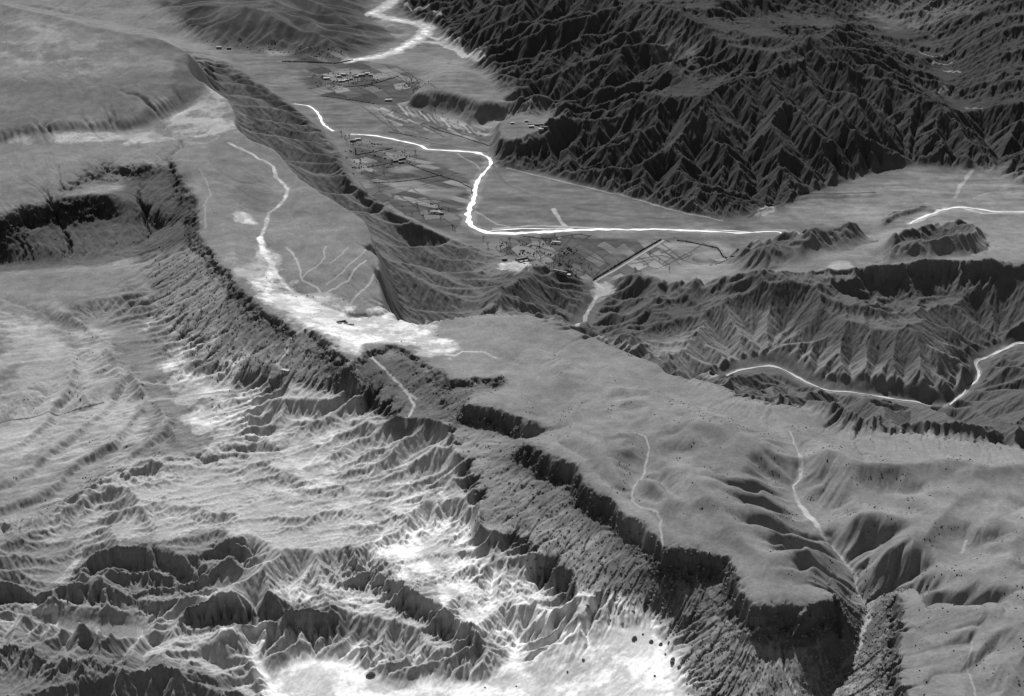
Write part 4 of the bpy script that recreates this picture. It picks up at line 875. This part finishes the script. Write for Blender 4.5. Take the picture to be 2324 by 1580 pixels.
# ------------------------------------------------------------------ hedges: bushy strips
def hedge(s, w_, h, label, seed):
    P = [ground(x, y) for x, y, _ in parse(s)]; rd = random.Random(seed); V, Fc = [], []; x0, y0, z0 = P[0]
    for (xa, ya, _), (xb, yb, _) in zip(P[:-1], P[1:]):
        L = math.hypot(xb-xa, yb-ya); n = max(2, int(L/1.3))
        for k in range(n):
            if rd.random() < .05: continue
            t = (k+rd.random())/n; x = xa+(xb-xa)*t+rd.uniform(-.5, .5)*w_*.5; y = ya+(yb-ya)*t+rd.uniform(-.5, .5)*w_*.5; z = hgt(x, y); s_ = len(V); r = rd.uniform(.6, 1.15)*w_*.5; hh = h*rd.uniform(.6, 1.2); m_ = 7
            for lz, lr in ((-.3, .7), (.35*hh, 1.05), (.75*hh, .8), (hh, .25)):
                for j in range(m_): a = 2*math.pi*j/m_; q = r*lr*rd.uniform(.7, 1.25); V.append((x+q*math.cos(a)-x0, y+q*math.sin(a)-y0, z+lz+rd.uniform(-.15, .15)*h-z0))
            for i in range(3):
                for j in range(m_): a = s_+i*m_+j; b = s_+i*m_+(j+1) % m_; Fc.append((a, b, b+m_, a+m_))
            Fc.append(tuple(s_+3*m_+j for j in range(m_)))
    o = mesh_obj('hedge', V, Fc, M_HEDGE, None, (x0, y0, z0)); o['label'] = label; o['category'] = 'hedge'; o['group'] = 'hedges between the fields'
for i, (s, w_, h, lab) in enumerate((
 ("1346,637 1380,615 1420,591 1460,567 1500,544", 4.5, 3.6, 'long straight dark hedge running beside the straight road'), ("1537,546 1580,553 1628,563 1667,580", 3.5, 2.8, 'dark hedge bounding the pale ruled plots on their river side'),
 ("1186,536 1235,542 1255,541 1285,535 1318,532 1339,537", 2.6, 2.0, 'bent hedge between the river and the lone farm plots'), ("1667,580 1640,592 1610,602", 3, 2.2, 'short hedge closing the pale ruled plots at their right end'),
 ("881,300 920,306 971,315", 3, 2, 'hedge below the upper fields, left of the terrace'), ("975,287 1000,298 1040,308 1118,322", 3, 2.2, 'long curving hedge under the striped plots reaching the terrace bluff'),
 ("808,352 850,345 891,337", 4, 2.6, 'dark hedge below the river farm at the ridge foot'), ("808,352 806,338", 4, 2.6, 'short upright hedge joining the one below the river farm'), ("833,380 870,374 898,367", 3.2, 2.2, 'hedge leading left from the dark farm cluster'),
 ("848,415 905,413 960,406 1005,397", 3.4, 2.4, 'curved hedge across the lower ruled fields'), ("921,369 950,382 985,395 1040,412 1071,428 1072,446", 3, 2.2, 'long diagonal hedge from the dark farm cluster down to the river'),
 ("780,198 830,194 865,186 905,173", 4, 2.6, 'long diagonal hedge below the far village'), ("728,218 765,223 810,229 850,236", 3.5, 2.4, 'low hedge along the bottom of the far village fields'), ("1124,582 1150,578 1165,574", 2.5, 1.8, 'short hedge above the dark hut by the threshing ground'), ("640,140 690,141 760,144 800,137", 6, 4, 'thick dark belt of bushes above the far village fields'))):
    hedge(s, w_*.62, h*.6, lab, 90+i)
# ------------------------------------------------------------------ stuff nobody could count: fallen rock under the cliffs, scrub in the ravines
def scatter(name, n, weight, size, m, seed, squash=.7):
    r = np.random.RandomState(seed); wgt = weight.ravel(); cell = (YY*YY).ravel(); pr = wgt*cell; c = np.cumsum(pr); idx = np.searchsorted(c, r.rand(n)*c[-1])
    tv = np.array([(0, 0, 1), (.9, 0, .35), (.28, .85, .35), (-.73, .53, .35), (-.73, -.53, .35), (.28, -.85, .35), (.95, .2, -.5), (.1, .95, -.5), (-.85, .4, -.5), (-.6, -.75, -.5), (.5, -.8, -.5)])
    tf = [(0, i, i % 5+1) for i in range(1, 6)]+[(i, i+5, i % 5+6, i % 5+1) for i in range(1, 6)]
    px_ = XF[idx]+r.uniform(-.4, .4, n); py_ = YF[idx]+r.uniform(-.4, .4, n); pz = H.ravel()[idx]; s = size[0]*(size[1]/size[0])**(r.rand(n)**2.2)
    a = r.rand(n)*6.28; V = tv[None]*(1+r.uniform(-.28, .28, (n, 11, 3)))*s[:, None, None]; V[:, :, 2] *= squash
    ca, sa = np.cos(a)[:, None], np.sin(a)[:, None]; X = V[:, :, 0]*ca-V[:, :, 1]*sa+px_[:, None]; Y = V[:, :, 0]*sa+V[:, :, 1]*ca+py_[:, None]; Z_ = V[:, :, 2]+pz[:, None]
    vv = np.stack([X, Y, Z_], 2).reshape(-1, 3); ff = []
    for k in range(n):
        b = k*11; ff += [tuple(b+q for q in f) for f in tf]
    o = mesh_obj(name, [], [], m); me = o.data; me.clear_geometry(); me.from_pydata(vv.tolist(), [], ff); me.update(); o['kind'] = 'stuff'; return o
near = sstep(2300, 1500, YY); tal = M['scarp']*near
scatter('fallen_rock', 7000, (tal*np.clip(SLOPE, .1, 1.2))**2*(SLOPE > .35), (.4, 2.2), M_STONE, 11)
scatter('pale_fallen_rock', 2500, tal**2*(SLOPE > .3), (.4, 1.6), M_STONEP, 12)
scr = M['plateau']*near*sstep(.16, .5, SLOPE)*sstep(-.1, .5, fbm(XX, YY, 30, 3, .6, 71)); scatter('scrub', 5000, scr, (.35, 1.1), M_HEDGE, 13, 1.0)
vm = np.zeros((BM, BN))
for s_ in ("780,330 870,320 905,350 850,380 800,400", "700,165 860,165 860,200 720,200", "1130,545 1300,548 1330,630 1250,612 1150,585", "900,178 960,176 965,200 910,200", "450,88 640,98 790,128 700,136 640,122 520,105", "950,470 1010,465 1020,490 960,500", "860,355 930,350 940,375 870,380"): vm[poly_mask(gpoly(s_))] = 1
scatter('valley_scrub', 2200, S(blur(vm, 3, 1))*sstep(-.1, .5, fbm(XX, YY, 26, 3, .6, 77)), (.5, 2.4), M_HEDGE, 17, 1.1)
print('objects done')
